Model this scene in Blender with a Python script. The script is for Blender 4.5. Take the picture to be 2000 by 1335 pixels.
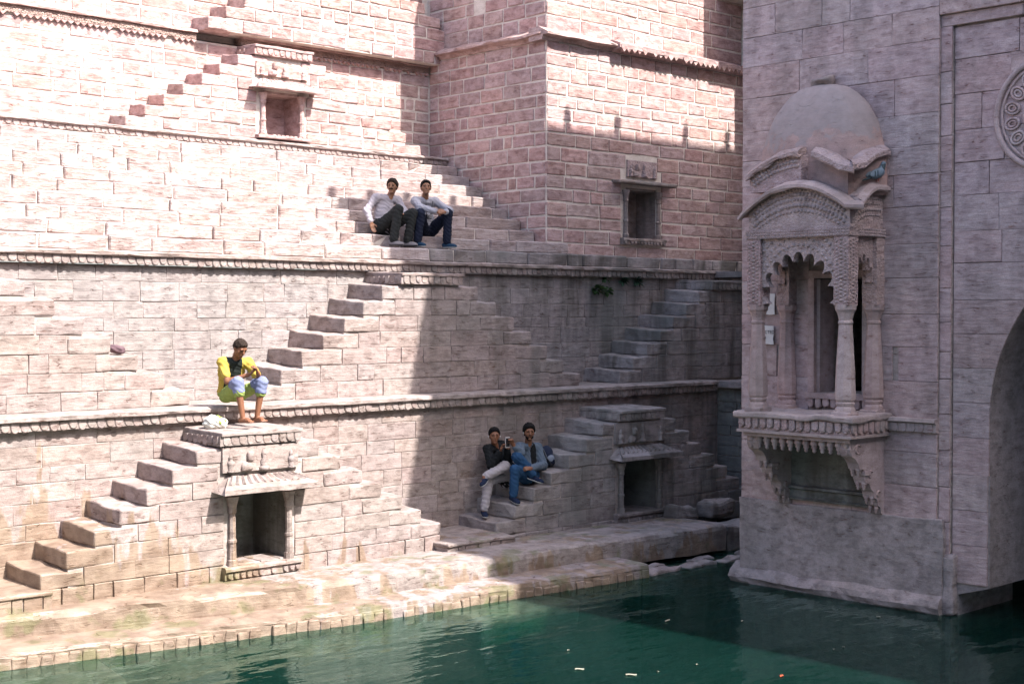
import bpy, math, random
import numpy as np
from mathutils import Vector, noise as mnoise

# ------------------------------------------------------------------ clear
for o in list(bpy.data.objects):
    bpy.data.objects.remove(o, do_unlink=True)
scene = bpy.context.scene
COL = scene.collection
RND = random.Random(7)

# ------------------------------------------------------------------ camera
# X runs along the main terrace wall (away to the right), Y into that wall, Z up; the eye is 3.85 m up
cam_d = bpy.data.cameras.new("camera")
cam = bpy.data.objects.new("camera", cam_d)
COL.objects.link(cam)
scene.camera = cam
cam_d.sensor_width = 36.0
cam_d.lens = 50.0
cam_d.clip_start = 0.1
cam_d.clip_end = 600.0
YAW = math.atan2(2900, 2772)
PITCH = math.atan(55.5 / 2777.8)
cam.location = (0, 0, 3.85)
fw = Vector((math.cos(YAW) * math.cos(PITCH), math.sin(YAW) * math.cos(PITCH), -math.sin(PITCH)))
cam.rotation_euler = fw.to_track_quat('-Z', 'Y').to_euler()
scene.render.resolution_x = 1024
scene.render.resolution_y = 683
scene.cycles.max_bounces = 4
scene.cycles.diffuse_bounces = 2
scene.cycles.glossy_bounces = 2
scene.cycles.transmission_bounces = 2
scene.cycles.transparent_max_bounces = 8

# ------------------------------------------------------------------ sky and sun
SUN = Vector((0.27, -1.0, 1.2)).normalized()        # towards the sun
world = bpy.data.worlds.new("World")
scene.world = world
world.use_nodes = True
wn = world.node_tree
wn.nodes.clear()
sky = wn.nodes.new('ShaderNodeTexSky')
sky.sky_type = 'NISHITA'
sky.sun_disc = False
sky.sun_elevation = math.asin(SUN.z)
sky.sun_rotation = math.atan2(SUN.x, SUN.y)
sky.air_density = 0.8
sky.dust_density = 2.4
sky.ozone_density = 0.35
bg = wn.nodes.new('ShaderNodeBackground')
bg.inputs['Strength'].default_value = 0.115
wo = wn.nodes.new('ShaderNodeOutputWorld')
wn.links.new(sky.outputs[0], bg.inputs['Color'])
wn.links.new(bg.outputs[0], wo.inputs['Surface'])
sun_d = bpy.data.lights.new("sun", 'SUN')
sun_d.energy = 2.45
sun_d.angle = math.radians(0.55)
sun_d.color = (1.0, 0.965, 0.93)
sun = bpy.data.objects.new("sun", sun_d)
COL.objects.link(sun)
sun.location = (10, -10, 30)
sun.rotation_euler = (-SUN).to_track_quat('-Z', 'Y').to_euler()
vs = scene.view_settings
vs.view_transform = 'Standard'
vs.look = 'None'
vs.exposure = 2.36
vs.gamma = 1.0
vs.use_curve_mapping = False

# ------------------------------------------------------------------ object helpers
def link(o, parent=None, loc=None):
    COL.objects.link(o)
    if parent is not None:
        o.parent = parent
    if loc is not None:
        l = Vector(loc)
        if parent is not None:
            p = parent
            while p is not None:
                l = l - p.location
                p = p.parent
        o.location = l
    return o

def tag(o, label=None, cat=None, group=None, kind=None):
    if label: o['label'] = label
    if cat: o['category'] = cat
    if group: o['group'] = group
    if kind: o['kind'] = kind
    return o

def thing(name, loc, label, cat, group=None):
    return tag(link(bpy.data.objects.new(name, None), None, loc), label, cat, group)

def obj(name, me, mat=None, parent=None, loc=(0, 0, 0), rz=0.0, scale=None):
    o = bpy.data.objects.new(name, me)
    if mat is not None and not me.materials:
        me.materials.append(mat)
    link(o, parent, loc)
    if rz: o.rotation_euler = (0, 0, rz)
    if scale: o.scale = scale
    return o

class MB:
    """collects verts and faces in world space; build() links one mesh object with its origin at the middle of its base"""
    def __init__(s):
        s.v = []; s.f = []
    def add(s, vs_, fs_):
        n = len(s.v)
        s.v += [tuple(p) for p in vs_]
        s.f += [tuple(i + n for i in f) for f in fs_]
        return s
    def box(s, x0, x1, y0, y1, z0, z1):
        return s.add([(x0, y0, z0), (x1, y0, z0), (x1, y1, z0), (x0, y1, z0), (x0, y0, z1), (x1, y0, z1), (x1, y1, z1), (x0, y1, z1)],
                     [(0, 3, 2, 1), (4, 5, 6, 7), (0, 1, 5, 4), (1, 2, 6, 5), (2, 3, 7, 6), (3, 0, 4, 7)])
    def mesh(s, name, o=(0, 0, 0), smooth=False):
        me = bpy.data.meshes.new(name)
        me.from_pydata([(p[0] - o[0], p[1] - o[1], p[2] - o[2]) for p in s.v], [], s.f)
        if smooth:
            me.polygons.foreach_set('use_smooth', [True] * len(me.polygons))
        me.update()
        return me
    def build(s, name, mat, parent=None, smooth=False):
        a = np.array(s.v); lo = a.min(0); hi = a.max(0)
        o = (float(lo[0] + hi[0]) / 2, float(lo[1] + hi[1]) / 2, float(lo[2]))
        return obj(name, s.mesh(name, o, smooth), mat, parent, o)

def nz(x, y, z, sc=1.0, seed=0.0):
    return mnoise.noise(Vector((x * sc + seed, y * sc + seed * 1.7, z * sc - seed * 0.6)))

def lathe(prof, n=12, c=(0, 0, 0), sx=1.0, sy=1.0, ph=0.0, square=0.0):
    v = []; f = []
    for (r, z) in prof:
        for k in range(n):
            a = 2 * math.pi * k / n + ph
            q = 1.0
            if square:
                q = 1.0 / max(abs(math.cos(a)), abs(math.sin(a))) ** square
            v.append((c[0] + r * q * math.cos(a) * sx, c[1] + r * q * math.sin(a) * sy, c[2] + z))
    m = len(prof)
    for i in range(m - 1):
        for k in range(n):
            f.append((i * n + k, i * n + (k + 1) % n, (i + 1) * n + (k + 1) % n, (i + 1) * n + k))
    f.append(tuple(range(n - 1, -1, -1)))
    f.append(tuple(range((m - 1) * n, m * n)))
    return v, f

def coords(h, r, n):
    """grid lines of a rounded box along one axis: ends, one line r inside each end, n-1 lines between"""
    c = [-h]
    if r < h * 0.98:
        c += [-h + r + (2 * h - 2 * r) * k / n for k in range(n + 1)]
    return c + [h]

def rbox(sx, sy, sz, r=0.012, div=(1, 1, 1), amp=0.006, sc=9.0, seed=0.0, slope=0.0, back=True):
    """rounded, worn box centred on x, front at y=0, base z=0; slope lowers the top towards the front"""
    hx, hy, hz = sx / 2, sy / 2, sz / 2
    X, Y, Z = coords(hx, r, div[0]), coords(hy, r, div[1]), coords(hz, r, div[2])
    idx = {}; v = []; f = []
    def P(i, j, k):
        key = (i, j, k)
        if key in idx: return idx[key]
        p = [X[i], Y[j], Z[k]]; h = (hx, hy, hz); d = [0, 0, 0]; q = [0, 0, 0]
        for a in range(3):
            lim = max(h[a] - r, 0)
            q[a] = max(-lim, min(lim, p[a])); d[a] = p[a] - q[a]
        L = math.sqrt(d[0] ** 2 + d[1] ** 2 + d[2] ** 2)
        if L > 1e-9:
            p = [q[a] + d[a] * r / L for a in range(3)]
        for a in range(3):
            p[a] += amp * nz(p[0] + a * 3.1, p[1], p[2], sc, seed)
        z = p[2] + hz
        if slope:
            z -= slope * max(0.0, min(1.0, z / sz)) * (0.5 - p[1] / sy)
        idx[key] = len(v); v.append((p[0], p[1] + hy, z))
        return idx[key]
    nx, ny, n_z = len(X) - 1, len(Y) - 1, len(Z) - 1
    for i in range(nx):
        for k in range(n_z):
            f.append((P(i, 0, k), P(i + 1, 0, k), P(i + 1, 0, k + 1), P(i, 0, k + 1)))
            if back: f.append((P(i, ny, k), P(i, ny, k + 1), P(i + 1, ny, k + 1), P(i + 1, ny, k)))
    for i in range(nx):
        for j in range(ny):
            f.append((P(i, j, 0), P(i, j + 1, 0), P(i + 1, j + 1, 0), P(i + 1, j, 0)))
            f.append((P(i, j, n_z), P(i + 1, j, n_z), P(i + 1, j + 1, n_z), P(i, j + 1, n_z)))
    for j in range(ny):
        for k in range(n_z):
            f.append((P(0, j, k), P(0, j, k + 1), P(0, j + 1, k + 1), P(0, j + 1, k)))
            f.append((P(nx, j, k), P(nx, j + 1, k), P(nx, j + 1, k + 1), P(nx, j, k + 1)))
    return v, f

def strip(path, prof, seg=0.14, amp=0.012, sc=3.5, seed=0.0, caps=True):
    """sweep a closed profile [(outward, z), ...] along a plan path; outward is to the right of the walking direction"""
    pts = []
    for a, b in zip(path[:-1], path[1:]):
        n = max(1, int(math.hypot(b[0] - a[0], b[1] - a[1]) / seg))
        for k in range(n):
            pts.append((a[0] + (b[0] - a[0]) * k / n, a[1] + (b[1] - a[1]) * k / n))
    pts.append(path[-1])
    v = []; f = []; m = len(prof)
    for i, p in enumerate(pts):
        a = pts[max(0, i - 1)]; b = pts[min(len(pts) - 1, i + 1)]
        L = math.hypot(b[0] - a[0], b[1] - a[1]) or 1.0
        nx, ny = (b[1] - a[1]) / L, -(b[0] - a[0]) / L
        for j, (d, z) in enumerate(prof):
            e = amp * nz(p[0], p[1], j * 2.3, sc, seed) + amp * 0.6 * nz(p[0], p[1], j * 1.3, sc * 3.1, seed + 9)
            g = amp * 0.7 * nz(p[0], p[1], 7 + j * 0.4, sc, seed + 3)
            if d <= -0.3: e = g = 0.0
            v.append((p[0] + nx * (d + e), p[1] + ny * (d + e), z + g))
    for i in range(len(pts) - 1):
        for j in range(m):
            k = (j + 1) % m
            f.append((i * m + j, i * m + k, (i + 1) * m + k, (i + 1) * m + j))
    if caps:
        f.append(tuple(range(m)))
        f.append(tuple(range(len(v) - 1, len(v) - m - 1, -1)))
    return v, f

# ------------------------------------------------------------------ materials
def nodes(name):
    m = bpy.data.materials.new(name)
    m.use_nodes = True
    t = m.node_tree
    t.nodes.clear()
    out = t.nodes.new('ShaderNodeOutputMaterial')
    b = t.nodes.new('ShaderNodeBsdfPrincipled')
    t.links.new(b.outputs[0], out.inputs['Surface'])
    return m, t, b

def N(t, kind, **kw):
    n = t.nodes.new('ShaderNode' + kind)
    for k, v in kw.items():
        if k.startswith('i_'):
            n.inputs[k[2:].replace('_', ' ')].default_value = v
        else:
            setattr(n, k, v)
    return n

def ramp(t, fac, stops):
    r = t.nodes.new('ShaderNodeValToRGB')
    e = r.color_ramp.elements
    while len(e) < len(stops): e.new(0.5)
    for q, (p, c) in zip(e, stops):
        q.position = p
        q.color = (c, c, c, 1) if isinstance(c, (int, float)) else (c[0], c[1], c[2], 1)
    t.links.new(fac, r.inputs[0])
    return r.outputs[0]

def mixc(t, fac, a, b, mode='MIX'):
    n = t.nodes.new('ShaderNodeMix')
    n.data_type = 'RGBA'; n.blend_type = mode
    for key, val in ((0, fac), (6, a), (7, b)):
        if hasattr(val, 'is_linked') or isinstance(val, bpy.types.NodeSocket):
            t.links.new(val, n.inputs[key])
        elif isinstance(val, (tuple, list)):
            n.inputs[key].default_value = (val[0], val[1], val[2], 1)
        else:
            n.inputs[key].default_value = val
    return n.outputs[2]

def math_(t, op, a, b=0.0, clamp=False):
    n = t.nodes.new('ShaderNodeMath'); n.operation = op; n.use_clamp = clamp
    for key, val in ((0, a), (1, b)):
        if isinstance(val, bpy.types.NodeSocket): t.links.new(val, n.inputs[key])
        else: n.inputs[key].default_value = val
    return n.outputs[0]

def noise_(t, vec, scale, detail=3.0, rough=0.55, stretch=None, rot=None):
    if stretch or rot:
        mp = N(t, 'Mapping')
        if stretch: mp.inputs['Scale'].default_value = stretch
        if rot: mp.inputs['Rotation'].default_value = rot
        t.links.new(vec, mp.inputs['Vector']); vec = mp.outputs[0]
    n = N(t, 'TexNoise')
    n.inputs['Scale'].default_value = scale; n.inputs['Detail'].default_value = detail; n.inputs['Roughness'].default_value = rough
    t.links.new(vec, n.inputs['Vector'])
    return n.outputs[0]

def stone(name, ca, cb, cc, vary=0.28, strata=0.5, bump=0.6, stain=0.0, damp=0.0, carve=0.0, per_object=True, rough=0.9, peel=0.0, stain_shade_x=None):
    m, t, b = nodes(name)
    geo = N(t, 'NewGeometry'); pos = geo.outputs['Position']
    oi = N(t, 'ObjectInfo'); rnd = oi.outputs['Random']
    p2 = pos
    if per_object:
        sc = N(t, 'VectorMath', operation='SCALE'); sc.inputs[0].default_value = (31.0, 17.0, 43.0)
        t.links.new(rnd, sc.inputs['Scale'])
        ad = N(t, 'VectorMath', operation='ADD'); t.links.new(pos, ad.inputs[0]); t.links.new(sc.outputs[0], ad.inputs[1])
        p2 = ad.outputs[0]
    lay = noise_(t, p2, 3.2, 3.0, 0.66, (1.0, 1.0, 5.5), (0.16, 0.14, 0.0))       # bedding planes
    mid = noise_(t, p2, 6.0, 2.0, 0.7, (0.95, 0.95, 1.6), (0.1, 0.12, 0.0))
    fine = noise_(t, pos, 85.0, 1.0, 0.7)
    col = mixc(t, ramp(t, lay, [(0.34, 0.0), (0.66, 1.0)]), ca, cb)
    col = mixc(t, ramp(t, mid, [(0.40, 0.0), (0.66, 1.0)]), col, cc)
    if per_object and vary:
        k = math_(t, 'MULTIPLY_ADD', rnd, vary); t.nodes[-1].inputs[2].default_value = 1.0 - vary * 0.55
        hs = N(t, 'HueSaturation'); t.links.new(k, hs.inputs['Value']); t.links.new(col, hs.inputs['Color'])
        r2 = math_(t, 'FRACT', math_(t, 'MULTIPLY', rnd, 17.3))
        t.links.new(math_(t, 'ADD', math_(t, 'MULTIPLY', r2, 0.28), 0.84), hs.inputs['Saturation'])
        t.links.new(math_(t, 'ADD', math_(t, 'MULTIPLY', math_(t, 'FRACT', math_(t, 'MULTIPLY', rnd, 7.9)), 0.018), 0.491), hs.inputs['Hue'])
        col = hs.outputs[0]
    col = mixc(t, ramp(t, fine, [(0.3, 0.34), (0.55, 0.0)]), col, (ca[0] * 0.35, ca[1] * 0.35, ca[2] * 0.35))
    crack = noise_(t, p2, 1.9, 2.0, 0.7, (0.8, 0.8, 7.0), (-0.12, 0.2, 0.0))
    crm = ramp(t, crack, [(0.488, 0.0), (0.5, 1.0), (0.512, 0.0)])
    msk = ramp(t, mid, [(0.50, 0.0), (0.62, 1.0)])
    crm = math_(t, 'MULTIPLY', crm, msk)
    col = mixc(t, math_(t, 'MULTIPLY', crm, 0.8), col, (ca[0] * 0.45, ca[1] * 0.25, ca[2] * 0.18))
    if stain:
        st = noise_(t, pos, 1.6, 3.0, 0.6, (1.6, 1.6, 0.22))
        st = math_(t, 'MULTIPLY', ramp(t, st, [(0.47, 0.0), (0.62, 1.0)]), stain)
        sx = None
        if stain_shade_x:      # streak stains, thickened along X so the shadowed side is darker in colour too
            s0 = N(t, 'SeparateXYZ'); t.links.new(pos, s0.inputs[0])
            mr0 = N(t, 'MapRange', interpolation_type='SMOOTHSTEP'); t.links.new(s0.outputs[0], mr0.inputs[0])
            mr0.inputs[1].default_value = stain_shade_x[0]; mr0.inputs[2].default_value = stain_shade_x[1]; mr0.inputs[3].default_value = 0.22
            st = math_(t, 'MULTIPLY', st, mr0.outputs[0]); sx = mr0.outputs[0]
        col = mixc(t, st, col, (0.085, 0.075, 0.062))
        st2 = math_(t, 'MULTIPLY', ramp(t, noise_(t, pos, 0.9, 2.0), [(0.46, 0.0), (0.66, 1.0)]), stain * 0.8)
        if sx is not None: st2 = math_(t, 'MULTIPLY', st2, sx)
        col = mixc(t, st2, col, (0.16, 0.16, 0.15))
    if peel:
        sp0 = N(t, 'SeparateXYZ'); t.links.new(pos, sp0.inputs[0])
        pk = math_(t, 'ADD', math_(t, 'SUBTRACT', sp0.outputs[2], peel), math_(t, 'MULTIPLY', math_(t, 'SUBTRACT', noise_(t, pos, 4.5, 4.0, 0.65), 0.5), 1.1))
        pk = math_(t, 'MULTIPLY', pk, 14.0, True)
        col = mixc(t, math_(t, 'MULTIPLY', pk, 0.8), col, mixc(t, noise_(t, pos, 9.0, 3.0), (0.22, 0.185, 0.178), (0.37, 0.315, 0.30)))
    rg = rough
    if damp:
        # wet, rust-brown and mossy stone near the water at the left-hand stairs
        sp = N(t, 'SeparateXYZ'); t.links.new(pos, sp.inputs[0])
        xz = math_(t, 'MULTIPLY', math_(t, 'SUBTRACT', 10.6, sp.outputs[0]), 0.36)
        lim = math_(t, 'MINIMUM', math_(t, 'ADD', math_(t, 'MAXIMUM', xz, 0.0), 0.72), 2.05)
        w = noise_(t, pos, 2.6, 3.0, 0.62, (1.3, 1.3, 0.28))
        lv = math_(t, 'ADD', lim, math_(t, 'MULTIPLY', math_(t, 'SUBTRACT', w, 0.56), 3.4))
        wet = math_(t, 'MULTIPLY', math_(t, 'SUBTRACT', lv, sp.outputs[2]), 7.0, True)
        wn_ = noise_(t, pos, 5.0, 2.0)
        brown = mixc(t, ramp(t, wn_, [(0.35, 0.0), (0.65, 1.0)]), (0.15, 0.095, 0.058), (0.27, 0.195, 0.135))
        col = mixc(t, math_(t, 'MULTIPLY', wet, damp), col, brown)
        low = math_(t, 'MULTIPLY', math_(t, 'SUBTRACT', 1.0, sp.outputs[2]), 4.0, True)
        mo = ramp(t, noise_(t, pos, 1.9, 3.0, 0.65), [(0.56, 0.0), (0.63, 1.0)])
        mo = math_(t, 'MULTIPLY', mo, math_(t, 'MULTIPLY', low, 0.5))
        col = mixc(t, mo, col, mixc(t, wn_, (0.05, 0.065, 0.022), (0.15, 0.16, 0.06)))
        mr = N(t, 'MapRange'); t.links.new(wet, mr.inputs[0]); mr.inputs[3].default_value = rough; mr.inputs[4].default_value = 0.42
        t.links.new(mr.outputs[0], b.inputs['Roughness'])
    else:
        b.inputs['Roughness'].default_value = rg
    t.links.new(col, b.inputs['Base Color'])
    b.inputs['Specular IOR Level'].default_value = 0.25
    h = math_(t, 'ADD', math_(t, 'MULTIPLY', lay, strata), math_(t, 'MULTIPLY', mid, 0.35))
    h = math_(t, 'ADD', h, math_(t, 'MULTIPLY', fine, 0.10))
    h = math_(t, 'SUBTRACT', h, math_(t, 'MULTIPLY', crm, 0.5))
    if carve:
        vo = N(t, 'TexVoronoi', feature='F1'); vo.inputs['Scale'].default_value = 17.0
        t.links.new(pos, vo.inputs['Vector'])
        cv = ramp(t, vo.outputs['Distance'], [(0.15, 1.0), (0.55, 0.0)])
        v2 = N(t, 'TexVoronoi', feature='DISTANCE_TO_EDGE'); v2.inputs['Scale'].default_value = 30.0
        t.links.new(pos, v2.inputs['Vector'])
        cv = math_(t, 'ADD', cv, math_(t, 'MULTIPLY', ramp(t, v2.outputs['Distance'], [(0.0, 0.0), (0.2, 1.0)]), 0.6))
        h = math_(t, 'ADD', h, math_(t, 'MULTIPLY', cv, carve))
    bp = N(t, 'Bump'); bp.inputs['Strength'].default_value = bump; bp.inputs['Distance'].default_value = 0.03
    t.links.new(h, bp.inputs['Height']); t.links.new(bp.outputs[0], b.inputs['Normal'])
    return m

def plain(name, c, rough=0.7, sc=30.0, amt=0.25, bump=0.15, spec=0.3, metal=0.0):
    m, t, b = nodes(name)
    tc = N(t, 'TexCoord')
    n = noise_(t, tc.outputs['Object'], sc, 4.0, 0.6)
    col = mixc(t, n, tuple(x * (1 - amt) for x in c), tuple(min(1, x * (1 + amt)) for x in c))
    t.links.new(col, b.inputs['Base Color'])
    b.inputs['Roughness'].default_value = rough
    b.inputs['Metallic'].default_value = metal
    b.inputs['Specular IOR Level'].default_value = spec
    if bump:
        bp = N(t, 'Bump'); bp.inputs['Strength'].default_value = bump; bp.inputs['Distance'].default_value = 0.01
        t.links.new(n, bp.inputs['Height']); t.links.new(bp.outputs[0], b.inputs['Normal'])
    return m

M = {}
M['pink'] = stone('pink_sandstone', (0.44, 0.29, 0.262), (0.51, 0.365, 0.335), (0.32, 0.205, 0.185), vary=0.24, strata=0.8, bump=0.75)
M['seat'] = stone('worn_seat_sandstone', (0.37, 0.29, 0.265), (0.42, 0.345, 0.32), (0.30, 0.225, 0.205), vary=0.16, strata=1.0, bump=0.85)
M['grey'] = stone('weathered_sandstone', (0.325, 0.255, 0.23), (0.375, 0.305, 0.28), (0.24, 0.185, 0.165), vary=0.12, strata=0.6, bump=0.8, stain=0.6, stain_shade_x=(12.0, 18.0))
M['greyd'] = stone('stained_sandstone', (0.30, 0.255, 0.238), (0.35, 0.302, 0.285), (0.225, 0.19, 0.18), vary=0.14, strata=0.6, bump=0.8, stain=0.8, stain_shade_x=(12.5, 18.0))
M['low'] = stone('damp_sandstone', (0.32, 0.25, 0.225), (0.37, 0.30, 0.275), (0.235, 0.18, 0.16), vary=0.12, strata=0.45, bump=0.8, stain=0.55, damp=0.75, stain_shade_x=(11.5, 17.0))
M['right'] = stone('mauve_sandstone', (0.47, 0.338, 0.318), (0.53, 0.405, 0.385), (0.36, 0.258, 0.246), vary=0.05, strata=0.7, bump=0.7, stain=0.22)
M['plaster'] = stone('lime_plaster', (0.36, 0.292, 0.278), (0.42, 0.35, 0.335), (0.26, 0.215, 0.205), vary=0.0, strata=0.3, bump=0.7, stain=0.25, per_object=False)
M['carved'] = stone('carved_sandstone', (0.45, 0.325, 0.305), (0.51, 0.39, 0.37), (0.37, 0.27, 0.253), vary=0.12, strata=0.2, bump=0.7, carve=0.5, stain=0.15)
M['dressed'] = stone('dressed_sandstone', (0.45, 0.33, 0.31), (0.51, 0.39, 0.37), (0.38, 0.28, 0.262), vary=0.12, strata=0.3, bump=0.6, stain=0.3)
M['dome'] = stone('dome_plaster', (0.45, 0.29, 0.255), (0.50, 0.345, 0.31), (0.37, 0.26, 0.235), vary=0.0, strata=0.25, bump=0.6, stain=0.2, per_object=False, peel=6.02)
M['mortar'] = stone('lime_mortar', (0.62, 0.54, 0.47), (0.68, 0.60, 0.53), (0.56, 0.48, 0.41), vary=0.0, strata=0.1, bump=0.5, per_object=False)
M['joint'] = stone('earthy_joint', (0.42, 0.345, 0.31), (0.50, 0.42, 0.385), (0.33, 0.265, 0.235), vary=0.0, strata=0.1, bump=0.6, stain=0.3, per_object=False)
M['algae_shade'] = stone('algae_and_shade_sandstone', (0.17, 0.165, 0.15), (0.22, 0.21, 0.195), (0.115, 0.115, 0.10), vary=0.2, strata=0.5, bump=0.8, stain=0.85)  # algae on the wing wall; painted-in shade in lower niches and under the deck
M['dark'] = plain('sooty_stone', (0.05, 0.042, 0.038), 0.95, 6.0, 0.4, 0.3, 0.1)

# ------------------------------------------------------------------ block library
ASP = [0.7, 1.1, 1.6, 2.2, 3.0, 4.0, 5.4, 7.2]
LIB = {}
def block_mesh(asp, key, mat):
    i = min(range(len(ASP)), key=lambda q: abs(math.log(ASP[q] / asp)))
    var = RND.randrange(5)
    k = (i, var, key, mat.name)
    if k not in LIB:
        r, amp = {'tight': (0.004, 0.004), 'worn': (0.007, 0.010), 'lime': (0.014, 0.013), 'seat': (0.022, 0.016)}[key]
        w = ASP[i] * 0.2
        v, f = rbox(w, 0.22, 0.2, r, (2 if ASP[i] > 2.5 else 1, 1, 1), amp, 7.0, 10 * i + 3.3 * var + 1)
        me = bpy.data.meshes.new('block')
        # drop the faces at the back of the block: they sit inside the wall
        f = [q for q in f if not all(v[a][1] > 0.2 for a in q)]
        me.from_pydata([(p[0], p[1], p[2] - 0.1) for p in v], [], f)
        me.materials.append(mat); me.update()
        LIB[k] = (me, w)
    return LIB[k]

def put_block(parent, face, s0, s1, z0, z1, d, mat, key, depth=0.22, tilt=0.0):
    """face: ('Y', y) looks to -Y and s is X; ('X', x) looks to -X and s is Y; d = how far the face stands proud"""
    w, h = s1 - s0, z1 - z0
    me, mw = block_mesh(w / h, key, mat)
    sm, zm = (s0 + s1) / 2, (z0 + z1) / 2
    if face[0] == 'Y':
        o = obj('block', me, None, parent, (sm, face[1] - d, zm), 0.0, (w / mw, depth / 0.22, h / 0.2))
        o.rotation_euler = (RND.uniform(-1, 1) * 0.012, tilt + RND.uniform(-1, 1) * 0.004, RND.uniform(-1, 1) * 0.008)
    else:
        o = obj('block', me, None, parent, (face[1] - d, sm, zm), 0.0, (w / mw, depth / 0.22, h / 0.2))
        o.rotation_euler = (RND.uniform(-1, 1) * 0.010, tilt, -math.pi / 2 + RND.uniform(-1, 1) * 0.008)
    return o

def courses(z0, z1, h, jit=0.26):
    n = max(1, round((z1 - z0) / h))
    w = [1 + RND.uniform(-jit, jit) for _ in range(n)]
    s = sum(w); out = [z0]
    for q in w: out.append(out[-1] + q / s * (z1 - z0))
    return out

def cut(s0, s1, wmin, wmax):
    """split a course into stones of wmin..wmax"""
    out = []; s = s0
    while s < s1 - 1e-4:
        w = RND.uniform(wmin, wmax)
        if RND.random() < 0.16: w *= 0.62
        if s1 - (s + w) < wmin * 0.65: w = s1 - s
        out.append((s, min(s1, s + w))); s += w
    return out

def minus(a, b, holes):
    """interval a..b without the given intervals"""
    segs = [(a, b)]
    for (h0, h1) in holes:
        n = []
        for (p, q) in segs:
            if h1 <= p or h0 >= q: n.append((p, q)); continue
            if h0 > p + 0.06: n.append((p, h0))
            if h1 < q - 0.06: n.append((h1, q))
        segs = n
    return segs

def masonry(parent, face, s0, s1, zs, mat, key='tight', gap=0.008, wr=(0.35, 0.75), proud=0.0, rough=0.012, holes=(), hidden=None, depth=0.22):
    for z0, z1 in zip(zs[:-1], zs[1:]):
        hs = [(a, b) for (a, b, c, d) in holes if not (d <= z0 + 0.03 or c >= z1 - 0.03)]
        for (a, b) in minus(s0, s1, hs):
            for (p, q) in cut(a, b, *wr):
                if hidden and hidden(p, q, z0, z1): continue
                g = gap * RND.uniform(0.6, 1.5)
                put_block(parent, face, p + g / 2, q - g / 2, z0 + g / 2, z1 - g / 2, proud + RND.uniform(0, rough), mat, key, depth)

def tongue_mesh(w, h, d, mat):
    """one hanging scallop of a cornice: round-ended tongue with a raised face"""
    v = []; f = []; n = 6
    def ring(k, y):
        a = []
        a.append((-w / 2 * k, y, h)); 
        for i in range(n + 1):
            t = math.pi + math.pi * i / n
            a.append((math.cos(t) * w / 2 * k, y, w / 2 + math.sin(t) * w / 2 * k))
        a.append((w / 2 * k, y, h))
        return a
    r0, r1, r2 = ring(1.0, d), ring(1.0, 0.014), ring(0.80, 0.0)
    m = len(r0); v = r0 + r1 + r2
    for q in range(2):
        for i in range(m - 1):
            f.append((q * m + i, q * m + i + 1, (q + 1) * m + i + 1, (q + 1) * m + i))
    f.append(tuple(range(2 * m, 3 * m)))
    me = bpy.data.meshes.new('scallop'); me.from_pydata(v, [], f); me.materials.append(mat); me.update()
    return me

SC = {}
def scallop_row(parent, face, s0, s1, z, w, h, mat, d=0.05, gap=0.985, skip=0.02, name='scallop'):
    key = (w, h, mat.name, d)
    if key not in SC:
        SC[key] = tongue_mesh(w * gap, h, d, mat)
    n = int((s1 - s0) / w)
    for i in range(n):
        if RND.random() < skip or nz(s0 + i * w, z, 5, 1.3, 3.7) > 0.52: continue
        s = s0 + (i + 0.5) * (s1 - s0) / n
        k = RND.uniform(0.82, 1.06)
        if face[0] == 'Y':
            o = obj(name, SC[key], None, parent, (s, face[1] - RND.uniform(0, 0.012), z + h * (1 - k)), 0.0, (RND.uniform(0.9, 1.05), 1, k))
            o.rotation_euler = (0, RND.uniform(-1, 1) * 0.03, 0)
        else:
            o = obj(name, SC[key], None, parent, (face[1] - RND.uniform(0, 0.012), s, z + h * (1 - k)), -math.pi / 2, (RND.uniform(0.9, 1.05), 1, k))


# ================================================================== THE SETTING
# pool floor and surrounding ground: one sheet reaching far out, below the water
g = MB(); g.add([(-200, -200, -2.6), (240, -200, -2.6), (240, 240, -2.6), (-200, 240, -2.6)], [(0, 1, 2, 3)])
tag(g.build('ground', M['dark']), kind='structure')

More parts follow.
